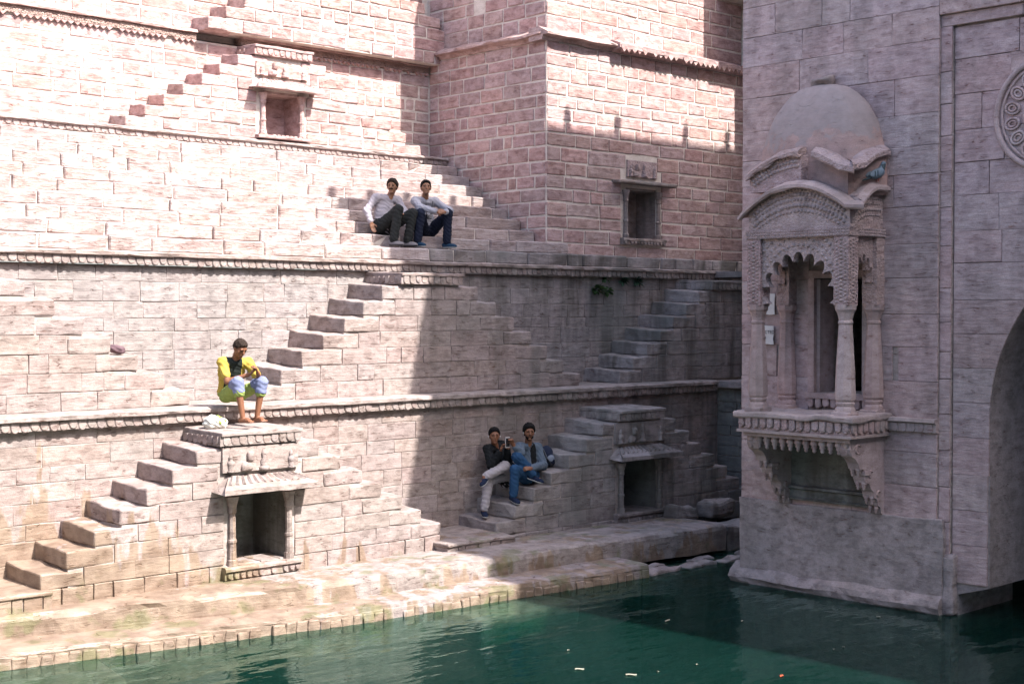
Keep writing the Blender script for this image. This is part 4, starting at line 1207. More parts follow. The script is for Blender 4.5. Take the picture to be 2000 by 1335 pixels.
# paper notices pasted on the wall behind the left column
M['paper'] = plain('old_paper', (0.62, 0.60, 0.58), 0.9, 14, 0.12, 0.1, 0.1)
M['ink'] = plain('black_ink', (0.03, 0.03, 0.035), 0.8, 20, 0.1, 0, 0.1)
def notice(y0, y1, z0, z1, label, lines=()):
    n = 8; v = []; f = []
    for i in range(n + 1):
        for j in range(n + 1):
            y = y1 + (y0 - y1) * i / n; z = z0 + (z1 - z0) * j / n
            e = 0.012 * nz(y, z, 3, 14, y0)
            if j in (0, n): z += e
            if i in (0, n): y += e
            v.append((RX - 0.034 - 0.008 * abs(nz(y, z, 1, 8, 4)), y, z))
    for i in range(n):
        for j in range(n): f.append((i * (n + 1) + j, (i + 1) * (n + 1) + j, (i + 1) * (n + 1) + j + 1, i * (n + 1) + j + 1))
    o = MB().add(v, f).build('paper_notice', M['paper'])
    so = o.modifiers.new('thickness', 'SOLIDIFY'); so.thickness = 0.002
    tag(o, label, 'notice', 'paper notices on the balcony wall')
    for (txt, y, z, s) in lines:
        cu = bpy.data.curves.new('lettering', 'FONT'); cu.body = txt; cu.size = s; cu.extrude = 0.0005
        cu.materials.append(M['ink'])
        tmp = bpy.data.objects.new('lettering', cu); COL.objects.link(tmp); bpy.context.view_layer.update()
        lm = bpy.data.meshes.new_from_object(tmp.evaluated_get(bpy.context.evaluated_depsgraph_get())); bpy.data.objects.remove(tmp)
        q = obj('lettering', lm, M['ink'], o, (RX - 0.046, y, z)); q.rotation_euler = (math.pi / 2, 0, -math.pi / 2); q['kind'] = 'stuff'
notice(11.13, 11.36, 3.84, 4.11, 'torn blank white paper on the wall, the upper of two behind the left column')
notice(11.15, 11.34, 3.45, 3.69, 'small white printed notice on the wall, the lower of two behind the left column', [('OCTED', 11.335, 3.585, 0.062), ('LI', 11.30, 3.515, 0.055)])


# ================================================================== PEOPLE (continuous surfaces grown from a distance field)
def grid_surface(prims, h, k=0.022, cuts=(), ridge=0.0, seed=0.0, rf=1.0):
    """prims: ('c',a,b,ra,rb) tapered capsules or ('e',centre,radii,3x3 axes) ellipsoids, blended; cuts: (point, normal) keep the side the normal points away from"""
    los = []; his = []
    for p in prims:
        if p[0] == 'c':
            a, b = np.array(p[1]), np.array(p[2]); r = max(p[3], p[4])
            los.append(np.minimum(a, b) - r); his.append(np.maximum(a, b) + r)
        else:
            c = np.array(p[1]); r = max(p[2]); los.append(c - r); his.append(c + r)
    lo = np.min(los, 0) - 3 * h; hi = np.max(his, 0) + 3 * h
    dim = np.ceil((hi - lo) / h).astype(int) + 1
    D = np.full(dim, 0.2, dtype=np.float32)
    ax = [lo[i] + h * np.arange(dim[i]) for i in range(3)]
    for q, p in enumerate(prims):
        m = 0.07
        i0 = np.maximum(0, np.floor((los[q] - m - lo) / h).astype(int)); i1 = np.minimum(dim, np.ceil((his[q] + m - lo) / h).astype(int) + 1)
        gx, gy, gz = np.meshgrid(ax[0][i0[0]:i1[0]], ax[1][i0[1]:i1[1]], ax[2][i0[2]:i1[2]], indexing='ij')
        if p[0] == 'c':
            a, b = np.array(p[1]), np.array(p[2]); ba = b - a; L = float(ba @ ba) + 1e-9
            t_ = np.clip(((gx - a[0]) * ba[0] + (gy - a[1]) * ba[1] + (gz - a[2]) * ba[2]) / L, 0, 1)
            d = np.sqrt((gx - a[0] - t_ * ba[0]) ** 2 + (gy - a[1] - t_ * ba[1]) ** 2 + (gz - a[2] - t_ * ba[2]) ** 2) - (p[3] + (p[4] - p[3]) * t_)
        else:
            c = np.array(p[1]); R = np.array(p[3]); r = np.array(p[2])
            X = gx - c[0]; Y = gy - c[1]; Z = gz - c[2]
            u = [(X * R[i][0] + Y * R[i][1] + Z * R[i][2]) for i in range(3)]
            k0 = np.sqrt(sum((u[i] / r[i]) ** 2 for i in range(3))) + 1e-9
            k1 = np.sqrt(sum((u[i] / r[i] ** 2) ** 2 for i in range(3))) + 1e-9
            d = k0 * (k0 - 1) / k1
        S = D[i0[0]:i1[0], i0[1]:i1[1], i0[2]:i1[2]]
        kk = p[5] if len(p) > 5 else k
        hh = np.clip(0.5 + 0.5 * (S - d) / kk, 0, 1)
        S[...] = S * (1 - hh) + d * hh - kk * hh * (1 - hh)
    if ridge:
        gx, gy, gz = [q * rf for q in np.meshgrid(*ax, indexing='ij')]
        D += ridge * (np.sin(gx * 41 + gz * 63 + 2.1 * np.sin(gy * 33 + seed) + seed) * np.sin(gz * 37 - gy * 47 + 1.6 * np.sin(gx * 29) + seed * 2)).astype(np.float32)
    for (pt, nm) in cuts:
        gx, gy, gz = np.meshgrid(*ax, indexing='ij')
        D = np.maximum(D, ((gx - pt[0]) * nm[0] + (gy - pt[1]) * nm[1] + (gz - pt[2]) * nm[2]).astype(np.float32))
    # naive surface nets
    ins = D < 0
    c8 = [ins[dx:dim[0] - 1 + dx, dy:dim[1] - 1 + dy, dz:dim[2] - 1 + dz] for dx in (0, 1) for dy in (0, 1) for dz in (0, 1)]
    s = sum(c.astype(np.int8) for c in c8)
    act = (s > 0) & (s < 8)
    cells = np.argwhere(act)
    if len(cells) == 0: return [], []
    idx = -np.ones(act.shape, dtype=np.int64); idx[act] = np.arange(len(cells))
    acc = np.zeros((len(cells), 3)); cnt = np.zeros(len(cells))
    off = [(dx, dy, dz) for dx in (0, 1) for dy in (0, 1) for dz in (0, 1)]
    for i in range(8):
        for j in range(i + 1, 8):
            a, b = off[i], off[j]
            if sum(abs(a[q] - b[q]) for q in range(3)) != 1: continue
            da = D[cells[:, 0] + a[0], cells[:, 1] + a[1], cells[:, 2] + a[2]]; db = D[cells[:, 0] + b[0], cells[:, 1] + b[1], cells[:, 2] + b[2]]
            x = (da < 0) != (db < 0)
            tt = np.where(x, da / np.where(x, da - db, 1), 0)
            for q in range(3): acc[:, q] += np.where(x, a[q] + tt * (b[q] - a[q]), 0)
            cnt += x
    V = lo + h * (cells + acc / cnt[:, None])
    Fq = []
    for axis in range(3):
        o = [q for q in range(3) if q != axis]
        n = [dim[q] - 1 for q in range(3)]
        sl0 = [slice(0, None)] * 3
        A0 = np.take(ins, range(0, dim[axis] - 1), axis); A1 = np.take(ins, range(1, dim[axis]), axis)
        e = np.argwhere(A0 != A1)
        e = e[(e[:, o[0]] > 0) & (e[:, o[1]] > 0) & (e[:, o[0]] < dim[o[0]] - 1) & (e[:, o[1]] < dim[o[1]] - 1)]
        flip = ins[e[:, 0], e[:, 1], e[:, 2]]
        def cell(d0, d1):
            q = e.copy(); q[:, o[0]] -= d0; q[:, o[1]] -= d1
            return idx[q[:, 0], q[:, 1], q[:, 2]]
        quad = np.stack([cell(1, 1), cell(0, 1), cell(0, 0), cell(1, 0)], 1)
        if axis == 1: flip = ~flip
        quad[~flip] = quad[~flip][:, ::-1]
        Fq.append(quad)
    Fq = np.concatenate(Fq); Fq = Fq[(Fq >= 0).all(1)]
    return V.tolist(), Fq.tolist()

def skin_obj(name, prims, mat, parent, h=0.011, k=0.022, cuts=(), ridge=0.0, seed=0.0, rf=1.0):
    v, f = grid_surface(prims, h, k, cuts, ridge, seed, rf)
    if not v: return None
    return MB().add(v, f).build(name, mat, parent, True)

def V3(p): return np.array(p, dtype=float)
def unit(v): v = V3(v); return v / (np.linalg.norm(v) + 1e-9)
def basis(fwd, up=(0, 0, 1)):
    f = unit(fwd); r = unit(np.cross(f, up)); u = np.cross(r, f)
    return r, f, u     # right, forward, up

def hand(wr, d, palm_n, curl=0.5, size=1.0):
    """palm, four unequal bent fingers and a thumb from the side of the palm; d = pointing direction, palm_n = out of the palm"""
    d = unit(d); n = unit(V3(palm_n) - d * (V3(palm_n) @ d)); s = np.cross(d, n)
    wr = V3(wr); P = []
    pc = wr + d * 0.05 * size
    P.append(('e', pc, (0.048 * size, 0.038 * size, 0.016 * size), (d, s, n)))
    for i, (o, L) in enumerate(((-0.027, 0.066), (-0.009, 0.076), (0.009, 0.071), (0.026, 0.055))):
        a = wr + d * 0.088 * size + s * o * size
        m = a + (d * math.cos(curl * 0.7) + n * math.sin(curl * 0.7)) * L * 0.5 * size
        e = m + (d * math.cos(curl * 1.9) + n * math.sin(curl * 1.9)) * L * 0.55 * size
        P.append(('c', a, m, 0.0092 * size, 0.0088 * size, 0.006)); P.append(('c', m, e, 0.0088 * size, 0.0074 * size, 0.006))
    a = wr + d * 0.03 * size - s * 0.03 * size
    m = a + (d * 0.7 - s * 0.55 + n * 0.35) * 0.04 * size; e = m + (d * 0.85 - s * 0.1 + n * 0.5) * 0.032 * size
    P.append(('c', a, m, 0.012 * size, 0.0105 * size, 0.008)); P.append(('c', m, e, 0.0105 * size, 0.008 * size, 0.006))
    return P

M['skin1'] = plain('brown_skin', (0.20, 0.085, 0.045), 0.5, 60, 0.12, 0.08, 0.35)
M['skin2'] = plain('warm_skin', (0.26, 0.125, 0.07), 0.5, 60, 0.12, 0.08, 0.35)
M['hair'] = plain('black_hair', (0.007, 0.006, 0.0055), 0.75, 150, 0.6, 0.8, 0.15)
M['hairb'] = plain('brown_black_hair', (0.026, 0.016, 0.011), 0.7, 150, 0.6, 0.8, 0.2)
M['eye'] = plain('dark_eye', (0.015, 0.01, 0.008), 0.2, 10, 0.1, 0, 0.5)
M['eyew'] = plain('eye_white', (0.5, 0.45, 0.4), 0.4, 10, 0.05, 0, 0.4)

def cloth(name, c, sc=70, amt=0.18):
    return plain(name, c, 0.9, sc, amt, 0.25, 0.15)

def head_prims(hc, face, s=1.0):
    r, f, u = basis(face)
    hc = V3(hc)
    P = [('e', hc + u * 0.028 * s - f * 0.008 * s, (0.074 * s, 0.093 * s, 0.088 * s), (r, f, u)),
         ('e', hc - u * 0.035 * s + f * 0.022 * s, (0.056 * s, 0.064 * s, 0.078 * s), (r, f, u)),
         ('c', hc + f * 0.085 * s + u * 0.015 * s, hc + f * 0.104 * s - u * 0.022 * s, 0.010 * s, 0.015 * s, 0.012),
         ('c', hc + f * 0.078 * s + u * 0.028 * s - r * 0.04 * s, hc + f * 0.078 * s + u * 0.028 * s + r * 0.04 * s, 0.014 * s, 0.014 * s, 0.012),
         ('c', hc + f * 0.078 * s - u * 0.055 * s - r * 0.014 * s, hc + f * 0.078 * s - u * 0.055 * s + r * 0.014 * s, 0.012 * s, 0.012 * s, 0.008),
         ('e', hc + f * 0.068 * s - u * 0.092 * s, (0.026 * s, 0.022 * s, 0.020 * s), (r, f, u))]
    for q in (-1, 1):
        P.append(('e', hc + r * q * 0.076 * s - u * 0.005 * s - f * 0.005 * s, (0.010 * s, 0.022 * s, 0.031 * s), (r, f, u), 0.008))
        P.append(('e', hc + r * q * 0.045 * s + f * 0.055 * s - u * 0.015 * s, (0.022 * s, 0.02 * s, 0.025 * s), (r, f, u)))
    return P

def person(label, J, cfg):
    """one figure: continuous body plus hair, eyes and clothing as parts"""
    j = {k: V3(v) for k, v in J.items()}
    base = (float(j['pel'][0]), float(j['pel'][1]), float(min(j['anL'][2], j['anR'][2])) - 0.06)
    T = thing('person', base, label, 'person', cfg.get('group'))
    s = cfg.get('s', 1.0)
    face = cfg['face']
    r, f, u = basis(face)
    arms = []; legs = []
    for q in 'LR':
        arms += [('c', j['sh' + q], j['el' + q], 0.050 * s, 0.040 * s), ('c', j['el' + q], j['wr' + q], 0.040 * s, 0.027 * s)]
        legs += [('c', j['hip' + q], j['kn' + q], 0.082 * s, 0.056 * s), ('c', j['kn' + q], j['an' + q], 0.054 * s, 0.034 * s)]
    ribs = unit(j['neck'] - j['pel'])
    acr = unit(j['shR'] - j['shL']); fr = unit(np.cross(ribs, acr))
    tor = [('e', j['chest'], (0.165 * s, 0.105 * s, 0.19 * s), (acr, fr, ribs)), ('e', (j['pel'] + j['chest']) / 2, (0.145 * s, 0.105 * s, 0.17 * s), (acr, fr, ribs)),
           ('e', j['pel'], (0.155 * s, 0.118 * s, 0.115 * s), (acr, fr, ribs)), ('c', j['shL'], j['shR'], 0.058 * s, 0.058 * s)]
    neck = [('c', j['neck'] - ribs * 0.05, j['head'] - u * 0.06 * s - f * 0.015 * s, 0.056 * s, 0.048 * s)]
    hp = head_prims(j['head'], face, s)
    feet = []
    for q in 'LR':
        d = unit(cfg['toe' + q]); side = unit(np.cross(d, (0, 0, 1)))
        a = j['an' + q] - V3((0, 0, 0.045)); L = 0.165 * s
        feet += [('c', a - d * 0.03, a + d * L * 0.55, 0.034 * s, 0.030 * s), ('c', a + d * L * 0.5, a + d * L * 0.82 + V3((0, 0, -0.008)), 0.032 * s, 0.023 * s)]
        if cfg.get('barefoot'):
            for i in range(5):
                o = (i - 2) * 0.017
                feet.append(('c', a + d * L * 0.8 + side * o + V3((0, 0, -0.012)), a + d * (L * (1.04 - 0.03 * abs(i - (1 if q == 'R' else 3)))) + side * o * 1.1 + V3((0, 0, -0.016)), 0.012, 0.009, 0.008))
    hands = hand(j['wrL'], cfg['hdL'], cfg['hnL'], cfg.get('curlL', 0.6), s) + hand(j['wrR'], cfg['hdR'], cfg['hnR'], cfg.get('curlR', 0.6), s)
    skin_obj('body', [('c', j['chest'], j['pel'], 0.10 * s, 0.10 * s)] + tor[3:] + neck + hp + arms + legs + feet + hands, cfg['skin'], T, 0.0085, 0.018)
    # hair: cap clear of the face, brows and any beard
    hc = j['head']
    e = 0.009 * s * cfg.get('hair_t', 1.0)
    hprims = [('e', hc + u * 0.075 * s + f * 0.020 * s, (0.058 * s + e, 0.066 * s + e, 0.040 * s + e), (r, f, u)), ('e', hc + u * 0.032 * s - f * 0.010 * s, (0.076 * s + e, 0.094 * s + e, 0.090 * s + e * 1.3), (r, f, u))]
    hl = cfg.get('hairline', 0.045)
    skin_obj('hair', hprims, cfg.get('hair_mat', M['hair']), T, 0.0085, 0.01, [(hc + f * 0.052 * s + u * hl * s, unit(f * 1.0 - u * 0.9)), (hc - u * 0.045 * s, unit(-u * 0.8 + f * 0.9))], 0.008, cfg.get('seed', 1.0), 3.2)
    fz = []
    for q in (-1, 1):
        fz.append(('c', hc + f * 0.090 * s + u * 0.030 * s + r * q * 0.018 * s, hc + f * 0.080 * s + u * 0.030 * s + r * q * 0.048 * s, 0.0075 * s, 0.0055 * s))
    skin_obj('eyebrows', fz, M['hair'], T, 0.006, 0.003)
    if cfg.get('moustache'):
        skin_obj('moustache', [('c', hc + f * 0.093 * s - u * 0.040 * s - r * 0.03 * s, hc + f * 0.100 * s - u * 0.034 * s, 0.008, 0.011), ('c', hc + f * 0.093 * s - u * 0.040 * s + r * 0.03 * s, hc + f * 0.100 * s - u * 0.034 * s, 0.008, 0.011)], M['hair'], T, 0.006, 0.006)
    if cfg.get('beard'):
        b = head_prims(hc, face, s)
        skin_obj('beard', [('e', hc - u * 0.035 * s + f * 0.022 * s, (0.063 * s, 0.073 * s, 0.088 * s), (r, f, u))], M['hair'], T, 0.008, 0.01,
                 [(hc - u * 0.052 * s, unit(u + f * 0.1)), (hc + f * 0.0, unit(-f))], 0.003, 1.0, 3.0)
        skin_obj('moustache', [('c', hc + f * 0.090 * s - u * 0.042 * s - r * 0.026 * s, hc + f * 0.094 * s - u * 0.036 * s, 0.006, 0.008), ('c', hc + f * 0.090 * s - u * 0.042 * s + r * 0.026 * s, hc + f * 0.094 * s - u * 0.036 * s, 0.006, 0.008)], M['hair'], T, 0.006, 0.006)
    for q in (-1, 1):
        v, fc = lathe([(0.001, -0.010), (0.008, -0.006), (0.0105, 0.0), (0.008, 0.006), (0.001, 0.010)], 8, tuple(hc + f * 0.081 * s + u * 0.012 * s + r * q * 0.032 * s))
        MB().add(v, fc).build('eye', M['eye'], T, True)
    if cfg.get('earbuds'):
        for q in (-1, 1):
            v, fc = lathe([(0.002, -0.016), (0.005, -0.012), (0.006, 0.0), (0.010, 0.004), (0.009, 0.012), (0.002, 0.016)], 8, tuple(hc + r * q * 0.086 * s + f * 0.012 * s - u * 0.012 * s))
            MB().add(v, fc).build('earbud', white_sole, T, True)
    # clothing
    up = cfg['top']; g_ = 0.014
    sleeve = up.get('sleeve', 1.0)
    tp = [('e', p[1], tuple(x + g_ for x in p[2]), p[3]) for p in tor[:3]] + [('c', j['shL'], j['shR'], 0.070 * s, 0.070 * s)]
    for q in 'LR':
        sv = up.get('sleeve' + q, sleeve)
        w = up.get('loose', 0.014)
        if sv <= 0.55:
            tp.append(('c', j['sh' + q], j['sh' + q] + (j['el' + q] - j['sh' + q]) * sv * 1.6, 0.064 * s, 0.062 * s))
        else:
            tp.append(('c', j['sh' + q], j['el' + q], 0.050 * s + w, 0.042 * s + w))
            tp.append(('c', j['el' + q], j['el' + q] + (j['wr' + q] - j['el' + q]) * min(1.0, (sv - 0.55) / 0.42), 0.042 * s + w, 0.030 * s + w))
    if up.get('collar'):
        for q in (-1, 1):
            tp.append(('c', j['neck'] - ribs * 0.03 + acr * q * 0.055 - fr * 0.03, j['neck'] - ribs * 0.055 + acr * q * 0.03 + unit(face) * 0.06, 0.016, 0.012, 0.01))
    hem = j['pel'] - ribs * up.get('hem', 0.07)
    skin_obj('shirt' if not up.get('jacket') else 'jacket', tp, up['mat'], T, 0.0095, 0.03, [(hem, -ribs)] , 0.0065, cfg.get('seed', 1) * 3)
    if up.get('panel'):
        pn = [('e', p[1], tuple(x + g_ + 0.005 for x in p[2]), p[3]) for p in tor[:3]] + [('c', j['shL'], j['shR'], 0.075 * s, 0.075 * s)]
        skin_obj('shirt_panel', pn, up['panel_mat'], T, 0.0095, 0.03, [(j['chest'] + acr * up['panel'][0], acr), (j['chest'] - acr * up['panel'][0], -acr), (j['chest'] - fr * 0.01, fr), (hem + ribs * up['panel'][1], -ribs), (j['neck'] + ribs * 0.01, ribs)], 0.0045, cfg.get('seed', 1) * 3)
    lo = cfg['legs']; g2 = lo.get('ease', 0.016)
    lp = [('e', j['pel'], (0.155 * s + g2, 0.118 * s + g2, 0.112 * s + g2), (acr, fr, ribs))]
    for q in 'LR':
        cv = lo.get('len', 0.93)
        lp.append(('c', j['hip' + q], j['kn' + q], 0.084 * s + g2, 0.058 * s + g2))
        lp.append(('c', j['kn' + q], j['kn' + q] + (j['an' + q] - j['kn' + q]) * cv, 0.058 * s + g2, lo.get('cuff', 0.040) * s + g2))
    skin_obj('trousers', lp, lo['mat'], T, 0.0095, 0.03, (), 0.0075, cfg.get('seed', 1) * 5)
    if lo.get('knee_mat'):
        for q in 'LR':
            k_ = j['kn' + q]; hi_ = unit(j['hip' + q] - k_); an = unit(j['an' + q] - k_)
            skin_obj('knee_panel', [('c', k_ + hi_ * 0.20 + V3((0, -0.004, 0.022)), k_ + V3((0, -0.004, 0.006)), 0.076 * s + g2, 0.068 * s + g2), ('c', k_, k_ + an * 0.14, 0.068 * s + g2, 0.068 * s + g2)], lo['knee_mat'], T, 0.0095, 0.02, [(k_ + an * 0.13, an), (k_ + hi_ * 0.13 , hi_)], 0.005, 4.0)
    sh = cfg.get('shoes')
    if sh:
        for q in 'LR':
            d = unit(cfg['toe' + q]); upv = unit(V3(cfg.get('up' + q, (0, 0, 1)))); upv = unit(upv - d * (upv @ d)); side = np.cross(d, upv)
            a = j['an' + q] - upv * 0.045
            pr2 = [('e', a - d * 0.035 + upv * 0.012, (0.055, 0.043, 0.050), (d, side, upv)), ('e', a + d * 0.055 + upv * 0.0, (0.105, 0.045, 0.040), (d, side, upv)), ('e', a + d * 0.115 - upv * 0.008, (0.070, 0.044, 0.030), (d, side, upv))]
            so = skin_obj('shoe', pr2, sh['mat'], T, 0.0095, 0.02, [(a - upv * 0.022, -upv)])
            skin_obj('sole', [('e', p[1], (p[2][0] + 0.004, p[2][1] + 0.004, p[2][2] + 0.004), p[3]) for p in pr2], sh['sole'], so, 0.0095, 0.02, [(a - upv * 0.036, -upv), (a - upv * 0.016, upv)])
    return T

white_sole = cloth('white_rubber', (0.55, 0.54, 0.52))
yel = cloth('yellow_cotton', (0.42, 0.30, 0.06)); blk = cloth('black_print', (0.018, 0.022, 0.02)); lime = cloth('lime_cotton', (0.25, 0.31, 0.09)); lav = cloth('faded_blue_cotton', (0.17, 0.19, 0.30))
person('barefoot boy in yellow and black t-shirt looking down at his hands on the sunlit landing',
       dict(pel=(9.70, 15.24, 2.87), chest=(9.67, 15.16, 3.12), neck=(9.665, 15.05, 3.305), head=(9.66, 14.95, 3.42), shL=(9.52, 15.12, 3.25), shR=(9.83, 15.02, 3.24), elL=(9.50, 14.98, 3.02), wrL=(9.68, 14.80, 3.10),
            elR=(9.89, 14.86, 3.02), wrR=(9.77, 14.72, 3.12), hipL=(9.62, 15.20, 2.83), hipR=(9.77, 15.17, 2.83), knL=(9.53, 14.80, 3.01), knR=(9.84, 14.74, 3.00), anL=(9.56, 14.74, 2.60), anR=(9.79, 14.77, 2.60)),
       dict(skin=M['skin1'], face=(0.10, -0.85, -0.50), s=0.94, barefoot=True, toeL=(0.25, -0.95, 0), toeR=(0.05, -1, 0), hdL=(0.5, -0.6, 0.45), hnL=(0, -0.2, 1), hdR=(-0.5, -0.3, 0.8), hnR=(-0.6, 0.4, -0.4), curlL=0.9, curlR=0.8,
            top=dict(mat=yel, sleeve=0.42, hem=0.06, panel=(0.10, 0.05), panel_mat=blk), legs=dict(mat=lime, len=0.30, cuff=0.062, knee_mat=lav, ease=0.008), seed=1.3, hairline=0.05, hair_mat=M['hairb']))
gsh = cloth('grey_checked_shirt', (0.33, 0.30, 0.32)); dkt = cloth('charcoal_trousers', (0.022, 0.023, 0.022)); wsh = cloth('pale_shirt', (0.36, 0.345, 0.37)); den = cloth('blue_denim', (0.013, 0.016, 0.030)); bsh = cloth('blue_canvas', (0.018, 0.045, 0.08)); tan = cloth('grey_slipper', (0.2, 0.18, 0.18))
person('man with moustache in grey shirt and dark trousers leaning on one hand, face turned left',
       dict(pel=(13.80, 17.36, 5.19), chest=(13.90, 17.42, 5.48), neck=(13.96, 17.37, 5.68), head=(13.98, 17.32, 5.82), shL=(13.72, 17.40, 5.64), shR=(14.13, 17.38, 5.62), elL=(13.56, 17.42, 5.44), wrL=(13.53, 17.28, 5.24),
            elR=(14.16, 17.26, 5.45), wrR=(14.02, 17.10, 5.38), hipL=(13.71, 17.32, 5.17), hipR=(13.88, 17.32, 5.17), knL=(13.82, 16.98, 5.44), knR=(14.12, 17.00, 5.40), anL=(13.71, 16.96, 4.96), anR=(14.02, 17.00, 4.96)),
       dict(skin=M['skin2'], face=(-0.80, -0.60, 0.02), toeL=(0.35, -0.94, 0), toeR=(0.3, -0.95, 0), hdL=(0.15, -0.3, -0.95), hnL=(-0.3, -0.9, 0), hdR=(-0.6, -0.3, 0), hnR=(0, 0, -1), curlL=0.2, moustache=True,
            top=dict(mat=gsh, sleeve=0.92, hem=0.09, collar=True), legs=dict(mat=dkt, len=0.95, cuff=0.05), shoes=dict(mat=tan, sole=dkt), seed=2.2, hair_t=1.6, hair_mat=M['hairb'], hairline=0.04))
person('man in pale shirt and jeans with clasped hands, sitting right of the man in grey',
       dict(pel=(14.69, 17.36, 5.19), chest=(14.65, 17.36, 5.47), neck=(14.60, 17.27, 5.68), head=(14.56, 17.20, 5.83), shL=(14.42, 17.30, 5.62), shR=(14.80, 17.26, 5.63), elL=(14.33, 17.06, 5.50), wrL=(14.52, 16.90, 5.44),
            elR=(14.92, 17.04, 5.48), wrR=(14.68, 16.88, 5.44), hipL=(14.60, 17.32, 5.17), hipR=(14.78, 17.32, 5.17), knL=(14.26, 16.98, 5.40), knR=(14.80, 16.95, 5.43), anL=(14.22, 17.00, 4.96), anR=(14.80, 16.97, 4.96)),
       dict(skin=M['skin2'], face=(-0.52, -0.85, 0.10), toeL=(0.05, -1, 0), toeR=(0.30, -0.95, 0), hdL=(0.95, -0.1, 0.0), hnL=(0, 0.8, -0.3), hdR=(-0.95, -0.1, 0), hnR=(0, 0.8, -0.3), curlL=1.0, curlR=1.0,
            top=dict(mat=wsh, sleeve=0.93, hem=0.08, collar=True), legs=dict(mat=den, len=0.95, cuff=0.048), shoes=dict(mat=bsh, sole=white_sole), seed=3.1, hair_t=1.1))
bjk = cloth('black_jacket', (0.010, 0.011, 0.012)); lgt = cloth('light_grey_trousers', (0.32, 0.29, 0.30)); jn2 = cloth('mid_blue_denim', (0.022, 0.06, 0.125)); dj = cloth('washed_denim_jacket', (0.10, 0.125, 0.155)); nav = cloth('navy_trainer', (0.012, 0.018, 0.04))
person('young person in black top and light grey trousers with crossed legs, holding up a phone',
       dict(pel=(14.40, 15.14, 1.50), chest=(14.20, 15.16, 1.73), neck=(14.07, 15.10, 1.93), head=(14.03, 15.05, 2.08), shL=(13.93, 15.08, 1.89), shR=(14.27, 15.16, 1.88), elL=(13.86, 14.93, 1.68), wrL=(13.93, 14.82, 1.87),
            elR=(14.16, 14.93, 1.72), wrR=(14.06, 14.80, 1.90), hipL=(14.33, 15.08, 1.50), hipR=(14.44, 15.18, 1.50), knL=(13.86, 14.98, 1.46), knR=(14.06, 14.86, 1.65), anL=(13.72, 14.93, 1.04), anR=(13.64, 14.84, 1.53)),
       dict(skin=M['skin1'], face=(-0.55, -0.83, -0.02), toeL=(-0.55, -0.82, -0.05), toeR=(-0.85, -0.42, -0.30), upR=(-0.3, 0.1, 0.95), hdL=(0.2, -0.25, 0.94), hnL=(0.5, -0.8, 0), hdR=(-0.2, -0.25, 0.94), hnR=(-0.5, -0.8, 0), curlL=0.6, curlR=0.7,
            top=dict(mat=bjk, sleeve=0.93, hem=0.09, loose=0.02), legs=dict(mat=lgt, len=0.92, cuff=0.044), shoes=dict(mat=nav, sole=white_sole), seed=4.4, hair_t=1.1, s=0.98, earbuds=True))
person('bearded young man in denim jacket and blue jeans hugging his knee on the shaded steps',
       dict(pel=(14.54, 14.86, 1.48), chest=(14.58, 14.92, 1.74), neck=(14.54, 14.87, 1.97), head=(14.51, 14.82, 2.12), shL=(14.38, 14.88, 1.90), shR=(14.78, 14.92, 1.87), elL=(14.24, 14.72, 1.84), wrL=(14.10, 14.74, 1.98),
            elR=(14.76, 14.78, 1.62), wrR=(14.34, 14.60, 1.62), hipL=(14.46, 14.84, 1.47), hipR=(14.60, 14.84, 1.47), knL=(14.06, 14.64, 1.62), knR=(14.17, 14.72, 1.79), anL=(14.06, 14.68, 1.235), anR=(14.40, 14.62, 1.52)),
       dict(skin=M['skin1'], face=(-0.55, -0.84, -0.02), toeL=(-0.25, -0.95, -0.15), toeR=(0.5, -0.8, -0.3), hdL=(-0.4, -0.2, 0.5), hnL=(-0.6, -0.5, -0.3), hdR=(-0.9, -0.1, 0.1), hnR=(0, 0.7, -0.5), curlL=0.7, curlR=0.7, beard=True,
            top=dict(mat=dj, sleeve=0.93, sleeveL=0.80, hem=0.14, loose=0.022, collar=True, jacket=True, panel=(0.065, 0.02), panel_mat=bjk), legs=dict(mat=jn2, len=0.93, cuff=0.046), shoes=dict(mat=nav, sole=white_sole), seed=5.7, hair_t=1.9, hairline=0.035, earbuds=True))

# ================================================================== SMALL THINGS
M['phone'] = plain('phone_case', (0.45, 0.42, 0.40), 0.4, 20, 0.05, 0, 0.5)
M['black'] = plain('black_plastic', (0.012, 0.012, 0.013), 0.35, 20, 0.1, 0, 0.5)
t = thing('mobile_phone', (14.0, 14.74, 1.94), 'mobile phone held up between the two young people', 'phone')
v, f = rbox(0.085, 0.010, 0.155, 0.004, (1, 1, 1), 0.0)
o = MB().add([(p[0] + 14.00, p[1] + 14.735, p[2] + 1.93) for p in v], f).build('phone_body', M['phone'], t)
v, f = rbox(0.072, 0.004, 0.125, 0.001, (1, 1, 1), 0.0)
MB().add([(p[0] + 14.00, p[1] + 14.7325, p[2] + 1.944) for p in v], f).build('screen', M['black'], t)
E3 = ((1, 0, 0), (0, 1, 0), (0, 0, 1))
t = thing('backpack', (14.98, 14.95, 1.58), 'small dark blue backpack behind the young man in denim', 'backpack')
bp_ = cloth('navy_nylon', (0.02, 0.025, 0.045))
skin_obj('bag_body', [('e', (15.02, 14.98, 1.72), (0.13, 0.11, 0.16), E3), ('e', (15.03, 14.95, 1.66), (0.13, 0.12, 0.10), E3)], bp_, t, 0.011, 0.04, [((0, 0, 1.585), (0, 0, -1))], 0.004)
skin_obj('pocket', [('e', (15.02, 14.88, 1.68), (0.085, 0.05, 0.075), E3)], cloth('grey_nylon', (0.20, 0.22, 0.26)), t, 0.011, 0.02)
